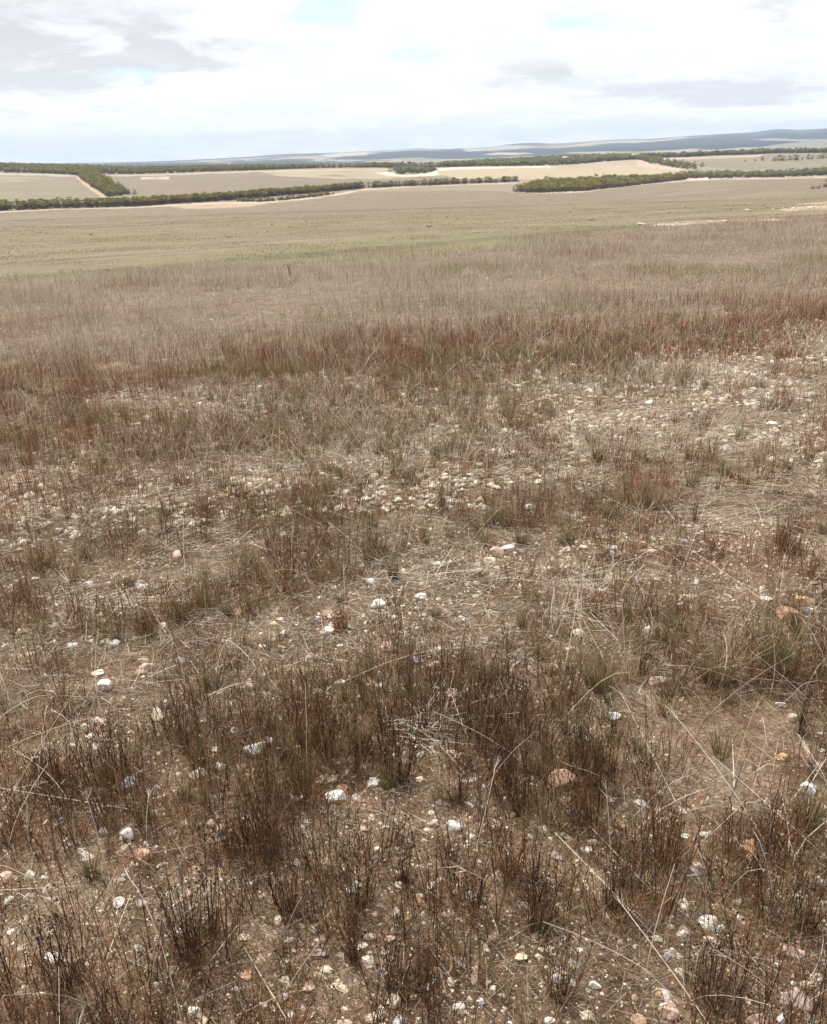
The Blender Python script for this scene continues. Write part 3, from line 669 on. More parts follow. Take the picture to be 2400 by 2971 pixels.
# --- stones that can be told apart, each at its own place
SC = {'w': ('white', WHT), 'b': ('bright white', C(.86, .85, .83)), 'c': ('cream', CRM), 'k': ('pink', PNK*1.1), 'o': ('orange', ORS), 'g': ('grey-white', GRY*1.15), 'm': ('mauve-grey', C(.40, .31, .28)), 'y': ('ochre', OCH*1.2)}
SH = {'f': ('flat', .38, 9), 'r': ('rounded', .62, 8), 'a': ('angular', .62, 12), 't': ('upright', 1.05, 9), 's': ('slab-like', .32, 12), 'l': ('lumpy', .66, 8)}
LAND = [(1635, 2263, 76, 'o', 'r', 'large orange-pink stone'), (2350, 2289, 50, 'b', 'a', 'split white stone at right edge'),
 (1314, 2397, 44, 'b', 'a', 'clean white stone on soil'), (973, 2309, 58, 'b', 'l', 'big lumpy white stone'),
 (376, 2275, 54, 'b', 'l', 'chunky white lower-left stone'), (1143, 2904, 38, 'c', 'r', 'round cream bottom-edge stone'),
 (2176, 2454, 54, 'y', 'f', 'yellow-brown lichened stone'), (2305, 2759, 54, 'k', 'f', 'smooth cream-pink slab'),
 (2061, 2678, 54, 'w', 'f', 'long white lower-right stone'), (1205, 1914, 40, 'g', 'a', 'blocky grey-white stone'),
 (1097, 1753, 38, 'b', 'a', 'pointed white bare-patch stone'), (334, 1865, 31, 'b', 'r', 'round white mid-left stone'),
 (302, 1990, 42, 'b', 'r', 'egg-shaped white stone'), (2340, 1771, 38, 'b', 'r', 'round white stone by red rock'),
 (2287, 1785, 62, 'o', 'a', 'big red-orange rock'), (1440, 1603, 42, 'k', 'r', 'rounded pink stone'),
 (1886, 1838, 38, 'w', 't', 'upright white grass-bound stone'), (1510, 2779, 48, 'c', 's', 'long cream stone'),
 (410, 2484, 58, 'o', 'l', 'orange stone among stems'), (293, 2351, 46, 'k', 'r', 'mauve-pink lower-left stone'),
 (1397, 2908, 25, 'b', 'r', 'glaring white bottom stone'), (924, 2765, 50, 'm', 'f', 'flat grey-pink stone'),
 (539, 2853, 22, 'k', 'r', 'little pink shaded stone'), (737, 2174, 60, 'w', 'a', 'large white thicket-side stone'),
 (1773, 1591, 36, 'w', 'f', 'flat white straw-mat stone'), (594, 1759, 36, 'w', 's', 'white slab by the green tuft'),
 (412, 1704, 31, 'w', 'a', 'jagged white stone'), (2312, 2908, 78, 'm', 'f', 'broad mauve-brown corner stone')]
REST = """260,1697,26,w,l;475,1817,28,w,r;265,1861,28,w,f;210,1870,34,w,f;129,1960,20,w,r;417,1916,30,c,r;417,1941,55,k,f;523,1914,24,w,t;286,1953,36,c,f;182,1787,45,m,a;694,1776,28,o,r;613,1796,22,w,r;613,1453,20,w,t;516,1610,36,k,a;272,1485,26,c,f;456,2073,45,c,a;779,2156,40,g,a;461,2133,22,w,a;355,1759,20,y,r;106,1679,26,w,f;583,1813,14,w,r;304,1863,32,c,f;46,1690,26,w,a;728,1990,28,k,a
1219,1732,40,w,f;1143,1789,30,w,f;1081,1779,22,c,r;951,1831,36,w,a;959,1786,22,w,r;922,1792,22,w,f;950,1777,32,o,f;1134,1879,56,k,s;1256,1932,44,k,f;989,1981,30,w,a;1014,1969,24,w,a;1076,1981,44,o,f;1099,1992,26,w,a;1270,1635,26,w,a;1168,1658,30,w,f;1074,1688,26,w,a;862,1675,20,w,r;970,1705,26,w,f;1187,1582,18,w,r;1475,1591,36,w,f;1422,1626,34,c,f;823,1550,26,w,f;818,1838,26,w,a;1593,1649,22,w,r;1346,1796,34,g,f;1302,2017,60,k,f;1360,2008,28,w,a;929,2105,26,y,r;1252,2169,16,c,r;1392,2163,26,k,r;860,2170,36,k,a;812,2174,20,w,a;1540,1474,34,g,r
1777,1607,30,w,a;1879,1600,50,k,f;1664,1499,28,k,f;2333,1746,70,y,f;1992,1736,34,c,a;2017,1739,28,c,r;1971,1805,28,w,f;2222,1739,32,w,f;1683,1838,38,c,a;2266,2045,26,w,a;2300,2082,28,c,t;1782,2075,40,w,a;1770,2020,24,w,r;1669,2112,28,c,r;1909,1976,44,k,a;1985,1570,16,w,r;1766,1455,34,w,f;2381,1902,26,w,f;1897,1538,36,m,f;1690,1587,28,c,r;1865,1559,22,k,r
161,2344,28,w,a;181,2381,18,w,t;283,2316,20,w,r;295,2298,30,c,r;373,2420,50,w,l;304,2415,30,g,a;136,2383,22,c,r;643,2406,36,k,a;613,2388,24,w,a;594,2362,34,m,a;705,2376,18,w,r;571,2247,50,w,s;636,2224,34,w,a;585,2208,32,g,r;106,2201,34,k,r;147,2782,50,g,a;152,2708,28,c,r;65,2752,26,c,a;719,2830,42,o,f;687,2869,24,m,a;346,2961,26,w,a;747,2385,20,c,r;343,2618,34,w,l;753,2590,14,w,r;150,2945,30,k,a;237,2468,22,w,a;293,2443,24,y,r
869,2318,30,c,a;844,2312,20,w,t;943,2263,58,c,s;1081,2270,42,w,f;1037,2312,26,w,r;1053,2226,20,c,r;984,2258,26,k,a;998,2284,36,o,a;1261,2388,28,k,a;1242,2394,16,k,r;862,2503,26,w,a;934,2499,16,w,r;1097,2465,20,w,f;1129,2450,14,w,r;1330,2574,20,c,r;1367,2600,36,w,a;1282,2556,28,k,a;1219,2616,28,y,r;1362,2897,16,w,r;1072,2722,34,c,f;1141,2701,20,k,t;1129,2729,40,k,s;938,2724,24,o,r;1560,2279,14,w,r;1464,2321,16,w,t;989,2772,22,c,r;966,2696,18,w,r;1332,2199,40,k,r;1159,2959,40,w,f;1417,2851,16,c,r;1436,2206,14,w,t;892,2865,36,k,f;825,2894,24,g,a
1743,2226,34,g,f;1863,2332,36,g,s;1724,2443,34,c,f;1803,2397,28,o,a;1644,2323,40,k,s;2093,2696,28,w,r;1946,2692,20,c,r;1978,2710,26,w,a;2141,2616,22,w,t;2314,2600,30,w,f;1729,2858,32,w,a;1704,2876,14,c,t;1936,2890,48,g,a;1946,2927,56,k,r;1858,2964,46,o,r;2268,2954,32,b,r;2346,2858,40,k,f;2374,2839,34,g,f;2312,2871,16,w,r;2254,2800,14,w,r;2054,2729,30,k,f;1909,2724,24,w,a;1618,2484,36,m,s;2199,2964,60,k,f;2379,2885,14,w,r;2268,2196,34,y,r;2125,2544,26,m,a;2379,2222,28,k,r
1710,1135,30,w,a;2195,1175,30,w,a;2240,1230,34,w,f;2350,1145,34,w,a;2270,1010,22,w,a;2105,1300,30,w,r;1880,1330,30,w,f;1530,1275,26,w,f;1175,1150,24,w,a;340,1365,22,w,f;640,1270,22,w,f;2020,1190,26,w,f;1400,1470,24,w,a"""
stones = [(a, b, c, d, e, l) for a, b, c, d, e, l in LAND]+[None]
rest = []
for row in REST.replace('\n', ';').split(';'):
    p_ = row.split(','); rest.append((float(p_[0]), float(p_[1]), float(p_[2]), p_[3], p_[4]))
def relation(dx, dy):
    a = math.degrees(math.atan2(-dy, dx))
    if -22 <= a <= 22: return 'just right of'
    if 22 < a < 68: return 'behind right of'
    if 68 <= a <= 112: return 'straight behind'
    if 112 < a < 158: return 'behind left of'
    if -68 < a < -22: return 'front right of'
    if -112 <= a <= -68: return 'straight in front of'
    if -158 < a < -112: return 'front left of'
    return 'just left of'
used = {}
labels = []
for (a, b, w, c_, s_) in rest:
    ds = [(math.hypot(a-q_[0], (b-q_[1])*1.3), q_) for q_ in LAND]; ds.sort(key=lambda t: t[0]); d0, q_ = ds[0]
    size = 'tiny' if w < 19 else 'small' if w < 30 else 'mid-sized' if w < 42 else 'large'
    far = '' if d0 < 110 else 'some way ' if d0 < 260 else 'far '
    rel = relation(a-q_[0], b-q_[1])
    if far: rel = rel.replace('just ', '').replace('straight ', '')
    st = 'stone' if w >= 19 else 'pebble'
    wc = lambda t: len(t.replace('-', ' ').split())
    for parts_ in ((size, SC[c_][0], SH[s_][0], st, far, rel), (size, SC[c_][0], st, far, rel), (size, SC[c_][0], st, '', rel), (SC[c_][0], st, '', rel)):
        lab = ' '.join(' '.join(parts_).split())+' the '+q_[5]
        if wc(lab) <= 15: break
    labels.append((lab, d0))
from collections import defaultdict
grp = defaultdict(list)
for i, (l, d0) in enumerate(labels): grp[l].append((d0, i))
final = [l for l, _ in labels]
for l, g in grp.items():
    if len(g) > 1:
        g.sort()
        for k_, (d0, i) in enumerate(g): final[i] = ('nearest ' if k_ == 0 else 'second ' if k_ == 1 and len(g) > 2 else 'farther ' if k_ == len(g)-1 else 'third ')+l
def stone(px, py, w, c_, s_, lab, k_):
    ax, hf, cuts = SH[s_][0], SH[s_][1], SH[s_][2]
    g = hit(px, py+w*hf*.30)[0]
    dep = float(g@Fv); R_ = .5*w*dep/FPX*1.22
    v, f = rockshape(3, cuts, .035 if s_ != 'l' else .075, 500+k_)
    rg_ = np.random.default_rng(900+k_)
    hz = R_*hf*1.25
    sc = np.array([R_, R_*rg_.uniform(.7, .95), hz])
    V = v*sc; a = rg_.uniform(-.4, .4); V = np.stack([V[:, 0]*math.cos(a)-V[:, 1]*math.sin(a), V[:, 0]*math.sin(a)+V[:, 1]*math.cos(a), V[:, 2]], -1)
    base = SC[c_][1]*rg_.uniform(.92, 1.08)
    cv = np.full((len(v), 3), 1.)*base
    if c_ in 'ok': # paler weathered faces
        t = sstep(.45, .6, .5+.5*np.sin(v@rg_.normal(size=3)*4+rg_.uniform(0, 6))); cv = mixc(cv, np.clip(base*1.3+.05, 0, .8), t*.6)
    A_ = Acc(); A_.add(V, f, np.clip(cv, 0, .88)); o = A_.build('stone', M_rock)
    o.location = (g[0], g[1]+R_*.1, float(H(g[0], g[1]))+hz*.26)
    tag(o, lab, 'stone', 'loose limestone stones on the foreground soil')
k_ = 0
for (a, b, w, c_, s_, l) in LAND:
    stone(a, b, w, c_, s_, l+(' on the stony soil' if len(l.replace('-', ' ').split()) < 6 else ''), k_); k_ += 1
for (a, b, w, c_, s_), l in zip(rest, final):
    stone(a, b, w, c_, s_, l, k_); k_ += 1
# ------------------------------------------------------------------ tussocks one can point to
TUS = [ # px, py of the foot; width, height in photo px; kind; label
 (1141, 1676, 60, 95, 'g', 'fresh green tuft standing alone at the left end of the straw mat'),
 (520, 1803, 60, 100, 'g', 'upright green tuft between the jagged white stone and the white slab'),
 (663, 1784, 45, 65, 'g', 'small green tuft beside the little orange stone'),
 (985, 1826, 60, 65, 'r', 'low rusty tuft touching the white stones on the bare patch'),
 (1266, 1795, 40, 60, 'g', 'tiny olive tuft in the middle of the bare patch'),
 (1512, 1580, 50, 75, 'g', 'dark green tuft just behind the flat white stone with a seed head'),
 (1761, 1502, 70, 65, 'g', 'spiky green tuft with white stones at its back, upper right'),
 (1895, 1475, 130, 130, 't', 'wide tan and green tussock at upper right'),
 (378, 1700, 50, 90, 't', 'thin tan tussock just left of the jagged white stone'),
 (120, 1650, 120, 120, 't', 'broad olive tussock near the left edge'),
 (590, 2735, 260, 330, 'd', 'big dark tussock of many brown stems at lower left'),
 (200, 2850, 180, 300, 'd', 'dark twiggy clump in the bottom left corner'),
 (267, 2545, 70, 110, 'g', 'small dark green tuft in front of the orange stone'),
 (330, 2265, 220, 230, 'd', 'dense brown clump behind the chunky white stone'),
 (1170, 2560, 60, 220, 'd', 'tall narrow bunch of dark stems at lower centre'),
 (1044, 2620, 130, 260, 'd', 'spreading dark herb left of the tall narrow bunch'),
 (841, 2650, 90, 270, 'd', 'upright dark herb with green base at lower left centre'),
 (1150, 2270, 140, 300, 'd', 'dark thicket of crossed stems right of the big lumpy white stone'),
 (1473, 2540, 110, 210, 'r', 'rusty bushy herb with a dark foot, lower centre right'),
 (1325, 2330, 90, 200, 'd', 'dark wiry herb behind the clean bright white stone'),
 (1510, 2360, 90, 330, 'd', 'tall open herb left of the large orange-pink stone'),
 (1930, 2500, 150, 220, 'r', 'orange-brown bushy tussock at lower right'),
 (1775, 2630, 110, 200, 'd', 'dark fan-shaped tussock at lower right'),
 (2340, 2400, 110, 170, 'g', 'olive green tussock below the split bright white stone'),
 (2330, 2130, 60, 130, 'd', 'short dark sprig near the right edge'),
 (1030, 2790, 70, 240, 'd', 'sparse dark herb right of the flat grey-pink stone'),
 (1192, 2870, 240, 160, 'd', 'low wide brown cushion at the bottom centre'),
 (2061, 2880, 240, 200, 'd', 'low dark bushy clump at the bottom right'),
 (2346, 2690, 90, 230, 'd', 'brown upright herb above the smooth cream-pink slab'),
 (1560, 2700, 110, 250, 'd', 'brown herb between the long cream stone and the dark fan tussock'),
 (1630, 2900, 110, 260, 'd', 'loose dark herb at the bottom, right of centre'),
 (930, 2170, 160, 240, 'r', 'rusty clump left of the dark thicket'),
 (1050, 2180, 90, 120, 'g', 'olive tuft hidden at the foot of the rusty stems'),
 (1740, 1990, 200, 220, 't', 'long-stemmed tan tussock with drooping heads, right of centre'),
 (2080, 1980, 200, 230, 't', 'tan tussock with nodding pale heads at the right'),
 (2250, 1960, 140, 230, 'g', 'green-based tussock near the right edge'),
 (843, 798, 9, 30, 'd', 'single dark stalk standing above the far grey grass'),
 (2170, 2330, 130, 250, 's', 'bundle of pale grey straws at the right'),
 (1270, 2150, 160, 200, 's', 'pale straws crossing over the dark thicket'),
 (640, 1690, 180, 220, 's', 'sheaf of long pale straws at the left')]
for (px, py, w, h, kd, lab) in TUS:
    g = hit(px, py)[0]; dep = float(g@Fv); s = dep/FPX
    W = w*s; Hh = h*s*1.02; e = empty('tussock', (g[0], g[1], float(H(g[0], g[1])))); tag(e, lab, 'tussock', 'tussocks and herbs of the foreground')
    near = dep < 7; rad = W*.32; wd = max(.0019, .00045*dep)
    A1, A2 = Acc(), Acc(); area_ = max(W, .03)
    ns = int(np.clip(area_*150, 5, 60)); o0 = (0, 0, 0)
    if kd == 'd':
        forb(A1, o0, rad, int(ns*1.5), Hh, DARK*1.2, near, world=False, wid=wd)
        tuft(A2, o0, rad*.8, int(ns*3), Hh*.42, OLIV*.45, C(.15, .09, .05), world=False); tangle(A2, o0, rad*1.25, int(ns*6), C(.17, .095, .055), .06, False)
        nA_, nB_ = 'stems', 'basal_leaves'
    elif kd == 'r':
        forb(A1, o0, rad, int(ns*1.6), Hh, C(.17, .07, .035), near, world=False, wid=wd)
        tuft(A2, o0, rad, int(ns*4), Hh*.6, C(.14, .09, .045), C(.32, .16, .07), world=False); tangle(A2, o0, rad*1.3, int(ns*8), C(.27, .13, .06), .07, False)
        nA_, nB_ = 'stems', 'basal_leaves'
    elif kd == 'g':
        tuft(A1, o0, rad, int(40+ns*5), Hh, C(.10, .105, .045), C(.24, .215, .11), world=False, wid=wd*1.3, spread=.5)
        tuft(A2, o0, rad*1.3, int(30+ns*2), Hh*.6, C(.16, .11, .06), C(.36, .24, .13), world=False, spread=.9); nA_, nB_ = 'green_blades', 'dead_blades'
    elif kd == 't':
        tuft(A1, o0, rad, int(40+ns*3), Hh, C(.20, .15, .08), C(.46, .35, .22), world=False, wid=wd*1.2, spread=.6)
        tuft(A2, o0, rad, int(40+ns*3), Hh*.5, C(.09, .09, .035), C(.20, .17, .08), world=False); nA_, nB_ = 'dry_stalks', 'green_blades'
    else:
        tuft(A1, o0, rad*1.6, int(8+ns*.4), Hh, GREY*.8, STRAW, world=False, wid=wd*1.2, spread=.8)
        tuft(A2, o0, rad*1.6, int(10+ns*.5), Hh*.5, GREY*.6, GREY*1.05, world=False, spread=1.); nA_, nB_ = 'long_straws', 'short_straws'
    A1.build(nA_, M_grass, e); A2.build(nB_, M_grass, e)
# --- long bent straws that stand out
LONG = [((1240, 1960), (1600, 1870), .1, 'long pale straw slanting up from the blocky grey-white stone'), ((1640, 1700), (1960, 2330), .05, 'longest fallen straw running down the right side'),
        ((700, 2740), (830, 2960), .05, 'thin pale straw at the bottom left of centre'), ((600, 2810), (690, 2690), .06, 'hooked pale straw before the big dark tussock'),
        ((1660, 2350), (1890, 2590), .06, 'thick bleached straw right of the large orange-pink stone'), ((480, 2370), (0, 2290), .1, 'straw lying across the lower left'),
        ((2130, 2290), (2125, 2150), .08, 'upright bleached straw among grey straws'), ((1180, 1890), (1165, 1760), .05, 'pale upright straw left of the blocky stone'),
        ((310, 2790), (380, 2600), .08, 'leaning straw in the bottom left twigs'), ((1900, 2720), (1610, 2420), .06, 'thin straw through the dark fan tussock')]
for (p0, p1, sag, lab) in LONG:
    a = hit(*p0)[0]; d1 = ray(*p1); b = hit(*p1)[0]
    # the far end hovers a little above the ground
    d1 = d1/np.linalg.norm(d1); L0 = np.linalg.norm(b); q_ = d1*(L0-.05/ max(.15, -d1[2]))
    A_ = Acc(); n = 1; v = q_-a
    strips(A_, np.array([[0, 0, .005]]), np.array([v[2]]), np.array([v[:2]*.85]), np.array([v[:2]*.15]), .0032, 10, jit(STRAW*1.15, 1, .05), tube=True, tipw=.6)
    o = A_.build('straw', M_grass); o.location = a; tag(o, lab, 'straw', 'single long straws')
# ------------------------------------------------------------------ trees
def tree_mesh(seed, nleaf, leaf, light=False):
    """mallee: several bare stems under a flat lumpy crown; about 5 m tall, 5 m wide"""
    r_ = np.random.default_rng(seed); T, Cn = Acc(), Acc()
    lobes = []
    nl = r_.integers(9, 13)
    for i in range(nl):
        a = 2*math.pi*i/nl+r_.uniform(-.4, .4); q_ = r_.uniform(.5, 2.0) if i else 0
        lobes.append((q_*math.cos(a), q_*math.sin(a), r_.uniform(3.0, 4.4)-q_*.38, r_.uniform(.75, 1.25)))
    for i in range(8):
        a = r_.uniform(0, 6.28); lobes.append((1.9*math.cos(a), 1.9*math.sin(a), r_.uniform(.8, 2.2), r_.uniform(.75, 1.1)))
    for i in range(7):
        a = r_.uniform(0, 6.28); lobes.append((1.7*math.cos(a), 1.7*math.sin(a), r_.uniform(.45, .9), r_.uniform(.6, .9)))
    bark = C(.17, .125, .10)
    for i in range(6):
        lx, ly, lz, _ = lobes[i*2 % len(lobes)]; n = 5; t = np.linspace(0, 1, n)
        bx, by = r_.uniform(-.3, .3, 2)
        px = bx+(lx-bx)*t**1.4; py = by+(ly-by)*t**1.4; pz = t*lz-.1*(1-t)
        ring = []
        for j in range(n):
            rad = .10*(1-.7*t[j])
            for k2 in range(5):
                an = 2*math.pi*k2/5; ring.append((px[j]+rad*math.cos(an), py[j]+rad*math.sin(an), pz[j]))
        f = [(j*5+k2, j*5+(k2+1) % 5, (j+1)*5+(k2+1) % 5, (j+1)*5+k2) for j in range(n-1) for k2 in range(5)]
        T.add(ring, f, bark)
    cc = C(.25, .222, .07) if not light else C(.23, .235, .10)  # the light variant puts a sunlit yellow-green into the leaf colour
    per = max(4, nleaf//len(lobes))
    for (lx, ly, lz, R_) in lobes:
        d = r_.normal(size=(per, 3)); d /= np.linalg.norm(d, axis=1, keepdims=True)
        d[:, 2] = np.where(d[:, 2] < -.3, -d[:, 2]*.4, d[:, 2])
        p = np.array([lx, ly, lz])+d*np.array([R_, R_, R_*.62])*r_.uniform(.55, 1.05, (per, 1))
        u = r_.normal(size=(per, 3)); nrm = d*.6+np.array([0, 0, .5])+r_.normal(0, .45, (per, 3)); nrm /= np.linalg.norm(nrm, axis=1, keepdims=True)
        u = np.cross(nrm, u); u /= np.linalg.norm(u, axis=1, keepdims=True); w = np.cross(nrm, u)
        s = leaf*r_.uniform(.6, 1.3, (per, 1))
        V = np.stack([p-u*s, p-w*s*.6, p+u*s, p+w*s*.6], 1)
        tint = r_.uniform(.7, 1.35); base = cc*tint
        if lz < 2.4: base = C(.14, .115, .075)  # low lobes: bare stems and under-crown shade put into a darker brown
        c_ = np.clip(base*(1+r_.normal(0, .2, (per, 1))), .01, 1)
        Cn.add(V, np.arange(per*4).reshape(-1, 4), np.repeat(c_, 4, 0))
    return T, Cn
protos = {}
for key, light in (('d', False), ('l', True)):
    L_ = []
    for i in range(6):
        T, Cn = tree_mesh(40+i+(20 if light else 0), 900, .20, light)
        to = T.build('trunk', M_bark); co = Cn.build('crown', M_leaf)
        L_.append((to, co))
    protos[key] = L_
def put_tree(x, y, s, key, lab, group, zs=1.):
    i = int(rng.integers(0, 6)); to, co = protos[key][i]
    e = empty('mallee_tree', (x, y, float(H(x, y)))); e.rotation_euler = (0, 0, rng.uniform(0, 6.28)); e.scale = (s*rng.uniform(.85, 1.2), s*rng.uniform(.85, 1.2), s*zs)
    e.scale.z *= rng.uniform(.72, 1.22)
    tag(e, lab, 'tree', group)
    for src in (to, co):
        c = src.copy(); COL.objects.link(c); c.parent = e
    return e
def along(pts, step, jr=0, jt=0):
    """points along a line on the ground"""
    P = wpoly(pts); out = []
    seg = np.diff(P, axis=0); L_ = np.linalg.norm(seg, axis=1); cum = np.concatenate([[0], np.cumsum(L_)])
    for s in np.arange(0, cum[-1], step):
        s2 = np.clip(s+rng.normal(0, jt), 0, cum[-1]-1e-3); i = np.searchsorted(cum, s2, 'right')-1; t = (s2-cum[i])/max(L_[i], 1e-6)
        p = P[i]+seg[i]*t; out.append(p)
    return np.array(out)
G1 = 'mallee trees of the long hedgerow across the valley'
hedge = [(-50, 615), (92, 609), (161, 606), (276, 603), (400, 599.5), (492, 592), (607, 586), (700, 579), (800, 569), (905, 561), (961, 556), (1053, 547)]
hedge2 = [(1082, 546), (1200, 540), (1338, 534), (1500, 528)]
cnt = 0
def away(P, d):
    r = np.linalg.norm(P, axis=1, keepdims=True); return P+P/r*d
for i, p in enumerate(away(along(hedge, 5.6, jt=1.2), 3.5)):
    put_tree(p[0]+rng.normal(0, .8), p[1]+rng.normal(0, .8), rng.uniform(.78, 1.02), 'd', 'dark green mallee tree in the front row of the long left-hand hedgerow', G1); cnt += 1
for i, p in enumerate(away(along(hedge2, 6.2, jt=1.5), 4)):
    put_tree(p[0], p[1], rng.uniform(.85, 1.15), 'd', 'dark mallee tree in the thin hedgerow left of the big grove', 'mallee trees of the thin hedgerow in the middle'); cnt += 1
print('hedge trees', cnt)
grove = wpoly([(1499, 558.5), (1540, 560.5), (1600, 560), (1692, 555.5), (1761, 547.5), (1853, 537), (1906, 531), (1992, 522), (1985, 513), (1880, 519), (1700, 527), (1580, 533), (1530, 542)])
gb = (grove.min(0), grove.max(0)); area_g = 0
pts = []
tries = 0
while len(pts) < 105 and tries < 20000:
    tries += 1; p = rng.uniform(gb[0], gb[1])
    if inpoly(np.array([p[0]]), np.array([p[1]]), grove)[0] and all(np.hypot(*(p-q_)) > 4.6 for q_ in pts): pts.append(p)
for p in pts: put_tree(p[0], p[1], rng.uniform(.95, 1.2), 'l' if rng.random() < .35 else 'd', 'broad green mallee tree within the big grove standing out into the field', 'mallee trees of the big grove'); cnt += 1
gl = along([(1500, 558.5), (1600, 560), (1692, 555.5), (1761, 547.5), (1853, 537), (1906, 531), (1992, 522)], 5.0, jt=1)
for p in away(gl, 2.5): put_tree(p[0], p[1], rng.uniform(.85, 1.1), 'd', 'mallee tree on the field-side edge of the big grove', 'mallee trees on the edge of the big grove'); cnt += 1
print('with grove', cnt, 'in grove', len(pts))
for p in away(along([(2060, 519.5), (2230, 516), (2400, 509), (2450, 507)], 7.5, jt=2), 5): put_tree(p[0], p[1], rng.uniform(.8, 1.05), 'l', 'sunlit yellow-green mallee tree above the limestone bank at right', 'mallee trees of the bright right-hand hedgerow'); cnt += 1
solo = [(2191, 467.5, .55, 'little round tree left in the far right paddock'), (2212, 466.5, .95, 'taller lone tree beside the dark clump in the far right paddock'), (2163, 469.5, .4, 'lowest bush at the left tip of the paddock row'),
        (2328, 463, .5, 'small bush between the two paddock tree clumps'), (2345, 462.5, .9, 'left one of the pair of paddock trees near the right edge'), (2356, 462.5, 1.0, 'right one of the pair of paddock trees near the right edge')]
for px, py, s, lab in solo:
    g = hit(px, py)[0]; put_tree(g[0], g[1], s*1.2, 'd', lab, 'scattered trees of the far right paddock'); cnt += 1
for px in (2248, 2262, 2276, 2290, 2305, 2314):
    g = hit(px, 467.5-(px-2248)*.03)[0]; put_tree(g[0], g[1], rng.uniform(1.2, 1.4), 'd', 'dark tree of the round clump in the far right paddock', 'dark clump in the far right paddock'); cnt += 1
for px in (2376, 2388, 2402):
    g = hit(px, 461)[0]; put_tree(g[0], g[1], 1.3, 'd', 'dark tree of the clump touching the right edge of the photo', 'right-edge paddock clump'); cnt += 1
for px, py, s, lab in ((2358, 549, .42, 'low bush at the right edge of the near field, left one'), (2376, 548, .46, 'low bush at the right edge of the near field, middle one'), (2400, 545, .8, 'taller bush at the right edge of the near field')):
    g = hit(px, py)[0]; put_tree(g[0], g[1], s, 'd', lab, 'bushes at the right edge of the near field', .9); cnt += 1
print('trees', cnt)
for key in protos:
    for to, co in protos[key]:
        for q_ in (to, co): bpy.data.objects.remove(q_)
# --- woods that read as one mass
def wood_stuff(name, lab, P, smin, smax, light, nleaf=260, leaf=.36, cat='wood'):
    T_ = []
    for i in range(8):
        T, Cn = tree_mesh(80+i+(10 if light else 0), nleaf, leaf, light)
        T_.append((np.concatenate(Cn.v), np.concatenate(Cn.f4), np.concatenate(Cn.c), np.concatenate(T.v), np.concatenate(T.f4), np.concatenate(T.c)))
    A_ = Acc(); zz_ = H(P[:, 0], P[:, 1])
    for (x_, y_), z_ in zip(P, zz_):
        v, f, c, tv, tf, tcol = T_[int(rng.integers(0, 8))]; s = rng.uniform(smin, smax)*rng.uniform(.8, 1.15); a = rng.uniform(0, 6.28); ca, sa = math.cos(a)*s, math.sin(a)*s
        M_ = np.array([[ca, -sa, 0], [sa, ca, 0], [0, 0, s]]); br = rng.uniform(.7, 1.25)
        A_.add(v@M_.T+np.array([x_, y_, z_]), f, c*br); A_.add(tv@M_.T+np.array([x_, y_, z_]), tf, tcol)
    o = A_.build(name, M_stuffleaf); tag(o, lab, cat, kind='stuff'); print(name, len(P), A_.n); return o
def fill(px_poly, spacing, nmax, rgap=0):
    W = wpoly(px_poly); lo, hi = W.min(0), W.max(0); n = int((hi-lo).prod()/spacing**2)
    n = min(n, 60000); p = rng.uniform(lo, hi, (n, 2)); p = p[inpoly(p[:, 0], p[:, 1], W)]
    if len(p) > nmax: p = p[:nmax]
    return p
hb = np.concatenate([away(along(hedge, 3.3, jt=1.), 6+k2*4) for k2 in range(5)]+[away(along(hedge2, 5, jt=2), 5+5*k2) for k2 in range(3)])
hb = hb+rng.normal(0, 1.2, hb.shape)
wood_stuff('hedgerow_thicket', 'dense back rows of the long mallee hedgerow across the valley', hb, .8, 1.0, False, 300, .3, 'hedgerow')
scr = np.concatenate([along([(690, 584), (760, 586), (830, 580), (900, 572), (955, 564.5)], 2.6, jt=1)+rng.normal(0, 1.5, (1, 2)) for _ in range(2)])
scr = scr+rng.normal(0, 2.2, scr.shape)
wood_stuff('low_scrub', 'low grey-green scrub in front of the middle of the long hedgerow', scr, .3, .5, False, 260, .34, 'scrub')
dl = np.concatenate([along([(232+k2*11, 510-k2*.6), (282+k2*9, 545-k2*2), (322+k2*13, 572-k2*1.5)], 5.5, jt=1.5) for k2 in range(5)]); dl = dl+rng.normal(0, 1.5, dl.shape)
wood_stuff('diagonal_hedgerow', 'dark green mallee strip running uphill between the two left-hand fields', dl, .8, 1.05, False, 300, .32, 'hedgerow')
fl = fill([(-80, 502), (92, 502), (184, 506), (228, 508), (276, 505.5), (400, 505.5), (400, 491), (276, 488), (140, 484), (-80, 484)], 9, 1500)
fl2 = fill([(400, 505), (561, 500), (676, 496.5), (800, 492.5), (800, 484), (600, 488), (400, 491)], 9.5, 900)
fl3 = np.concatenate([away(along([(800, 492.5), (915, 488.5), (1040, 486.5), (1134, 487.5), (1200, 486), (1270, 486.5)], 7, jt=3), 5+12*k2) for k2 in range(4)]); fl3 = fl3+rng.normal(0, 3, fl3.shape)
fr = fill([(1269, 486), (1400, 482.5), (1500, 482), (1600, 480.5), (1692, 475), (1743, 469), (1853, 463), (1902, 458.5), (1902, 452), (1743, 455), (1600, 461), (1400, 471), (1290, 478)], 9.5, 1400)
far_front = np.concatenate([away(along([(-80, 502), (92, 502), (184, 506), (228, 508), (276, 505.5), (400, 505.5), (561, 500), (676, 496.5), (800, 492.5)], 5, jt=2), 3),
    away(along([(1290, 485.5), (1400, 482.5), (1500, 482), (1600, 480.5), (1692, 475), (1743, 469), (1853, 463)], 5.5, jt=2), 3)])
P = np.concatenate([fl, fl2, fl3, far_front]); print('far left', len(P))
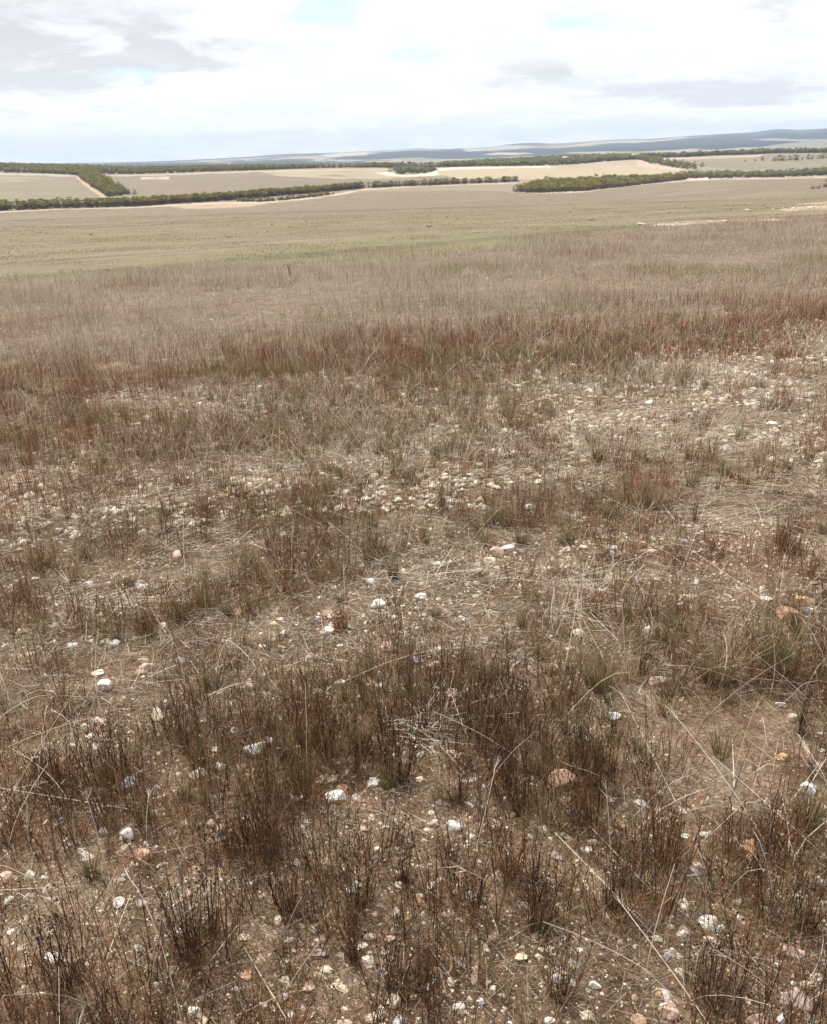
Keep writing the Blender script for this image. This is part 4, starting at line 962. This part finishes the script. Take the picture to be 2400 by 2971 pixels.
wood_stuff('far_mallee_wood', 'far-off dark mallee wood along the skyline behind the left and middle fields', P, .95, 1.3, False, 150, .55)
fr = np.concatenate([fr]); k_ = fbm(fr[:, 0]*.02, fr[:, 1]*.02, 7, 3)
wood_stuff('pale_mallee_wood', 'far-off paler green mallee wood behind the golden field', fr, .9, 1.25, True, 150, .55)
dk = np.concatenate([away(along([(1876, 459), (2000, 455.5), (2092, 451), (2184, 448.5), (2230, 445.5), (2400, 444), (2470, 443.5)], 4.6, jt=3), 4+9*k2) for k2 in range(5)]); dk = dk+rng.normal(0, 3, dk.shape)
wood_stuff('dark_far_hedgerow', 'long dark tree belt behind the far right paddock', dk, 1.1, 1.5, False, 170, .55, 'hedgerow')
dr = np.concatenate([along([(1862+k2*12, 463.5-k2), (1890+k2*14, 475-k2*1.4), (1972+k2*8, 487-k2*2.4), (2010+k2*6, 492-k2*3)], 8, jt=2) for k2 in range(4)]); dr = dr+rng.normal(0, 2, dr.shape)
wood_stuff('right_diagonal_hedgerow', 'olive tree strip running down between the golden field and the right paddock', dr, .8, 1.05, False, 190, .45, 'hedgerow')
lt = np.concatenate([away(along([(1985, 519), (2060, 518), (2230, 515), (2400, 509), (2460, 507)], 4.4, jt=2), 7+8*k2) for k2 in range(9)]); lt = lt+rng.normal(0, 3, lt.shape)
wood_stuff('bright_scrub', 'sunlit yellow-green scrub on the right beyond the near field', lt, .75, 1.05, True, 200, .42, 'scrub')
gt = fill([(1503, 556.5), (1540, 558.5), (1600, 558), (1692, 553.5), (1761, 545.5), (1853, 535), (1906, 529), (1985, 521), (1985, 513), (1880, 519), (1700, 527), (1580, 533), (1530, 542)], 3.6, 900)
wood_stuff('grove_thicket', 'dense shaded thicket filling the inside of the big grove', gt, .7, 1.0, False, 260, .36, 'thicket')
isl = fill([(1130, 499), (1157, 507), (1200, 506.5), (1241, 502.5), (1266, 494), (1262, 488.5), (1200, 491), (1135, 493)], 7, 260)
wood_stuff('island_grove', 'small round grove ringed by white sand in the middle distance', isl, .8, 1.15, True, 200, .42, 'grove')
# ------------------------------------------------------------------ rubble at the field edges
rub = Acc()
def rubble(pts, step, n_, smin, smax, jr, c=CRM*.85):
    for p in along(pts, step, jt=step*.4):
        for _ in range(n_):
            x_, y_ = p+rng.normal(0, jr, 2); s = rng.uniform(smin, smax); v, f = PROT1[int(rng.integers(0, 14))]
            rub.add(v*.8*np.array([s*1.6, s*1.4, s*.6])+np.array([x_, y_, float(H(x_, y_))+s*.1]), f, jit(c, 1, .1)[0])
rubble([(1930, 650), (2110, 641)], 1.6, 2, .08, .25, 1.0); rubble([(2280, 607), (2400, 597)], 2., 2, .08, .3, 1.6)
rubble([(2060, 521), (2230, 518), (2400, 511)], 3.5, 2, .25, .7, 2.0, CRM); rubble([(1765, 549), (1780, 547.5)], 2, 3, .4, .7, .8, CRM); rubble([(1920, 531), (1935, 529.5)], 2, 3, .4, .7, .8, CRM)
rubble([(740, 588), (800, 584)], 4, 2, .4, .8, 2, CRM*.9)
o = rub.build('limestone_rubble', M_rock); tag(o, 'pale limestone rubble lying along the field edges and on the bare scalds', 'rubble', kind='stuff')
# ------------------------------------------------------------------ far buildings: a water tank and sheds
def simple_mat(name, c, rough=.5, metal=0):
    m, nt, N, L = newmat(name); out = N('ShaderNodeOutputMaterial'); p = N('ShaderNodeBsdfPrincipled'); L(p.outputs[0], out.inputs['Surface'])
    tc = N('ShaderNodeTexCoord'); nz = N('ShaderNodeTexNoise'); nz.inputs['Scale'].default_value = 2; nz.inputs['Detail'].default_value = 5; L(tc.outputs['Object'], nz.inputs['Vector'])
    mr = N('ShaderNodeMapRange'); mr.inputs['To Min'].default_value = .8; mr.inputs['To Max'].default_value = 1.1; L(nz.outputs['Fac'], mr.inputs['Value'])
    h = N('ShaderNodeHueSaturation'); h.inputs['Color'].default_value = (*c, 1); L(mr.outputs[0], h.inputs['Value']); L(h.outputs[0], p.inputs['Base Color'])
    p.inputs['Roughness'].default_value = rough; return m
M_white = simple_mat('white_paint', (.8, .8, .79)); M_dark = simple_mat('dark_opening', (.03, .03, .035)); M_roof = simple_mat('pale_sheet_roof', (.74, .73, .70), .35)
def cyl(r, z0, z1, r2=None, n=24):
    r2 = r if r2 is None else r2; a = np.linspace(0, 2*math.pi, n, endpoint=False)
    v = np.concatenate([np.stack([r*np.cos(a), r*np.sin(a), a*0+z0], -1), np.stack([r2*np.cos(a), r2*np.sin(a), a*0+z1], -1)]); i = np.arange(n); j = (i+1) % n
    return v, np.stack([i, j, j+n, i+n], -1)
d = ray(664.5, 476); d = d/np.hypot(d[0], d[1]); tp = d*1560; tz = float(H(tp[0], tp[1]))
e = empty('water_tank', (tp[0], tp[1], tz)); tag(e, 'small white cylindrical water tank on the skyline above the far wood', 'water tank')
topz = float(tp[2]-tz)
A_ = Acc(); A_.add(*cyl(1.3, topz-1.5, topz+1.4), WHT); A_.build('tank_body', M_white, e, smooth=True)
A_ = Acc(); A_.add(*cyl(1.4, topz+1.41, topz+1.9, .1), WHT); A_.build('tank_roof', M_roof, e)
A_ = Acc()
for q_ in range(4):
    v, f = cyl(.14, -.3, topz-1.5, n=8); A_.add(v+np.array([math.cos(q_*1.571+.7)*1., math.sin(q_*1.571+.7)*1., 0]), f, GRY)
A_.build('tower_frame', M_white, e)
def shed(px, py, dist, w, dpt, h, lab):
    d = ray(px, py); d = d/np.hypot(d[0], d[1]); p = d*dist; gz = float(H(p[0], p[1])); e = empty('farm_shed', (p[0], p[1], gz)); e.rotation_euler = (0, 0, .3); tag(e, lab, 'shed', 'farm sheds in the far wood')
    zt = max(h, float(p[2]-gz)); hw, hd = w/2, dpt/2
    A_ = Acc(); v = [(sx*hw, sy*hd, z) for z in (-.5, zt) for sx, sy in ((-1, -1), (1, -1), (1, 1), (-1, 1))]
    A_.add(v, [(0, 1, 5, 4), (1, 2, 6, 5), (2, 3, 7, 6), (3, 0, 4, 7)], WHT); A_.add([(-hw, -hd, zt), (-hw, hd, zt), (-hw, 0, zt+1.2), (hw, -hd, zt), (hw, hd, zt), (hw, 0, zt+1.2)], [(0, 2, 1), (3, 4, 5)], WHT); A_.build('wall', M_white, e)
    A_ = Acc(); o2 = .3; v = []
    for sgn in (-1, 1):
        b = len(v); v += [(-hw-o2, sgn*(hd+o2), zt-.12), (hw+o2, sgn*(hd+o2), zt-.12), (hw+o2, 0, zt+1.32), (-hw-o2, 0, zt+1.32)]
    A_.add(v, [(0, 1, 2, 3), (4, 5, 6, 7)], WHT); A_.build('roof', M_roof, e)
    A_ = Acc(); A_.add([(-w*.2, -hd-.02, -.4), (w*.2, -hd-.02, -.4), (w*.2, -hd-.02, zt*.75), (-w*.2, -hd-.02, zt*.75)], [(0, 1, 2, 3)], WHT); A_.build('door', M_dark, e)
shed(1836, 450, 1330, 3.2, 3, 3, 'left one of two tiny white sheds in the trees at far right')
shed(1846, 449, 1370, 2.6, 3, 3, 'right one of two tiny white sheds in the trees at far right')
shed(1640, 461, 1320, 9, 5, 4, 'wide pale shed shape standing in for a field gap in the far wood')  # shed shape added in place of a pale field glimpsed through trees
# ------------------------------------------------------------------ haze
hz = bpy.data.meshes.new('haze'); B_ = 14200; v = [(x_, y_, z_) for z_ in (-140, 330) for x_, y_ in ((-B_, -B_), (B_, -B_), (B_, B_), (-B_, B_))]
hz.from_pydata(v, [], [(3, 2, 1, 0), (4, 5, 6, 7), (0, 1, 5, 4), (1, 2, 6, 5), (2, 3, 7, 6), (3, 0, 4, 7)]); hz.update()
ho = bpy.data.objects.new('haze', hz); COL.objects.link(ho); tag(ho, kind='stuff'); ho['label'] = 'thin blue haze over the far hills'; ho['category'] = 'haze'
m, nt, N, L = newmat('haze_air'); out = N('ShaderNodeOutputMaterial'); pv = N('ShaderNodeVolumePrincipled'); pv.inputs['Color'].default_value = (.66, .80, 1, 1)
pv.inputs['Density'].default_value = 1.15e-4; pv.inputs['Anisotropy'].default_value = 0.0; L(pv.outputs[0], out.inputs['Volume']); hz.materials.append(m)
# ------------------------------------------------------------------ sky, sun, camera
SUN_AZ, SUN_EL = math.radians(-38), math.radians(52)
w = bpy.data.worlds.new('World'); S.world = w; w.use_nodes = True; nt = w.node_tree; nt.nodes.clear(); N = nt.nodes.new; L = nt.links.new
out = N('ShaderNodeOutputWorld'); bg = N('ShaderNodeBackground'); L(bg.outputs[0], out.inputs['Surface']); bg.inputs['Strength'].default_value = .084
sk = N('ShaderNodeTexSky'); sk.sky_type = 'NISHITA'; sk.sun_disc = False; sk.sun_elevation = SUN_EL; sk.sun_rotation = SUN_AZ; sk.air_density = 1.; sk.dust_density = 1.5
tc = N('ShaderNodeTexCoord'); sp = N('ShaderNodeSeparateXYZ'); L(tc.outputs['Generated'], sp.inputs[0])
def MA(op, a, b=None, c=None):
    n = N('ShaderNodeMath'); n.operation = op
    for i, q_ in enumerate((a, b, c)):
        if q_ is None: continue
        if isinstance(q_, (int, float)): n.inputs[i].default_value = q_
        else: L(q_, n.inputs[i])
    return n.outputs[0]
zc = MA('MAXIMUM', sp.outputs['Z'], 0.0); zp = MA('ADD', zc, .20)
cx = MA('DIVIDE', sp.outputs['X'], zp); cy = MA('DIVIDE', sp.outputs['Y'], zp)
cb = N('ShaderNodeCombineXYZ'); L(cx, cb.inputs[0]); L(cy, cb.inputs[1])
def NZ(scale, det, off=0, rough=.55, dist=0):
    mp = N('ShaderNodeMapping'); mp.inputs['Location'].default_value = (off, off*.7, off*.3); L(cb.outputs[0], mp.inputs['Vector'])
    n = N('ShaderNodeTexNoise'); n.inputs['Scale'].default_value = scale; n.inputs['Detail'].default_value = det; n.inputs['Roughness'].default_value = rough; n.inputs['Distortion'].default_value = dist
    L(mp.outputs[0], n.inputs['Vector']); return n.outputs['Fac']
n1 = NZ(3.0, 8, 3.1, .6, .3); n2 = NZ(5.0, 7, 8.2, .58, .2); n3 = NZ(.6, 4, 1.7)
azn = MA('ARCTAN2', sp.outputs['X'], sp.outputs['Y']); eln = MA('ARCSINE', sp.outputs['Z'])
azn = MA('ADD', azn, MA('MULTIPLY', MA('SUBTRACT', n2, .5), .10)); eln = MA('ADD', eln, MA('MULTIPLY', MA('SUBTRACT', n1, .5), .05))
def blob(px, py, rx, ry):
    a, e_ = azel(px, py); dx = MA('DIVIDE', MA('SUBTRACT', azn, float(a)), rx/2985); dy = MA('DIVIDE', MA('SUBTRACT', eln, float(e_)), ry/2985)
    s = MA('ADD', MA('MULTIPLY', dx, dx), MA('MULTIPLY', dy, dy)); return MA('EXPONENT', MA('MULTIPLY', s, -1.))
def tot(L_, amp):
    r = None
    for b in L_:
        q_ = MA('MULTIPLY', blob(*b[:4]), b[4]); r = q_ if r is None else MA('ADD', r, q_)
    return r
blue = tot([(940, 45, 100, 48, 1.3), (1010, 10, 80, 22, .8), (1215, 170, 110, 34, 1.1), (1680, 50, 90, 20, .8), (390, 208, 100, 20, 1.), (200, 440, 420, 26, .6), (700, 432, 500, 30, .25), (1900, 360, 520, 22, .35), (1350, 395, 420, 20, .35), (1050, 310, 300, 20, .25)], 1)
grey = tot([(100, 130, 380, 110, 1.), (0, 180, 260, 50, .5), (430, 100, 220, 60, .5), (560, 180, 150, 45, .55), (2010, 250, 380, 40, .72), (1560, 195, 150, 32, .5), (2330, 12, 150, 30, .8), (2300, 290, 180, 16, .6), (1230, 285, 160, 14, .25), (1350, 240, 120, 20, .3)], 1)
def MR(v, a, b, c, d):
    n = N('ShaderNodeMapRange'); n.inputs['From Min'].default_value = a; n.inputs['From Max'].default_value = b; n.inputs['To Min'].default_value = c; n.inputs['To Max'].default_value = d; L(v, n.inputs['Value']); return n.outputs[0]
bluef = MA('MULTIPLY', blue, MR(n2, .30, .62, .35, 1.)); bluef = MR(bluef, .05, .7, .03, .7)
greyf = MA('ADD', MA('MULTIPLY', grey, MR(n1, .36, .58, .3, 1.2)), MR(n1, .45, .59, 0, .42)); greyf = MR(greyf, 0., 1., 0, 1.)
def mixn(f, a, b):
    n = N('ShaderNodeMix'); n.data_type = 'RGBA'; n.clamp_factor = True
    L(f, n.inputs[0])
    for i, q_ in ((6, a), (7, b)):
        if isinstance(q_, tuple): n.inputs[i].default_value = q_
        else: L(q_, n.inputs[i])
    return n.outputs[2]
cloud = mixn(greyf, (11.2, 11.1, 11.1, 1), (6.9, 6.75, 6.8, 1))
cloud = mixn(MR(n2, .50, .66, 0, .4), cloud, (8.8, 8.8, 9.5, 1))
skyc = N('ShaderNodeMix'); skyc.data_type = 'RGBA'; skyc.blend_type = 'MIX'; skyc.inputs[0].default_value = .72; L(sk.outputs[0], skyc.inputs[6]); skyc.inputs[7].default_value = (7.6, 10.6, 11.6, 1)
fin = mixn(bluef, cloud, skyc.outputs[2])
hb_ = MA('ADD', 1.0, MA('MULTIPLY', MA('EXPONENT', MA('MULTIPLY', zc, -12.)), .72))   # sky brightened towards the horizon to make up for haze dimming
vm = N('ShaderNodeVectorMath'); vm.operation = 'SCALE'; L(fin, vm.inputs[0]); L(hb_, vm.inputs['Scale']); L(vm.outputs[0], bg.inputs['Color'])
sd = bpy.data.lights.new('sun', 'SUN'); sd.energy = 5.0; sd.angle = math.radians(.8); sd.color = (1, .955, .89)
so = bpy.data.objects.new('sun', sd); COL.objects.link(so)
sv = Vector((math.sin(SUN_AZ)*math.cos(SUN_EL), math.cos(SUN_AZ)*math.cos(SUN_EL), math.sin(SUN_EL))); so.rotation_euler = sv.to_track_quat('Z', 'Y').to_euler()
cd = bpy.data.cameras.new('camera'); cd.sensor_fit = 'VERTICAL'; cd.sensor_height = 24; cd.lens = 24*FPX/PH; cd.clip_start = .05; cd.clip_end = 60000
co = bpy.data.objects.new('camera', cd); COL.objects.link(co); S.camera = co
M4 = Matrix(((Rv[0], Uv[0], -Fv[0], 0), (Rv[1], Uv[1], -Fv[1], 0), (Rv[2], Uv[2], -Fv[2], 0), (0, 0, 0, 1))); co.matrix_world = M4
S.view_settings.view_transform = 'Standard'; S.view_settings.look = 'None'; S.view_settings.exposure = 0.26; S.view_settings.gamma = 1
S.cycles.use_denoising = True; S.cycles.max_bounces = 5; S.cycles.volume_bounces = 0; S.cycles.transparent_max_bounces = 8
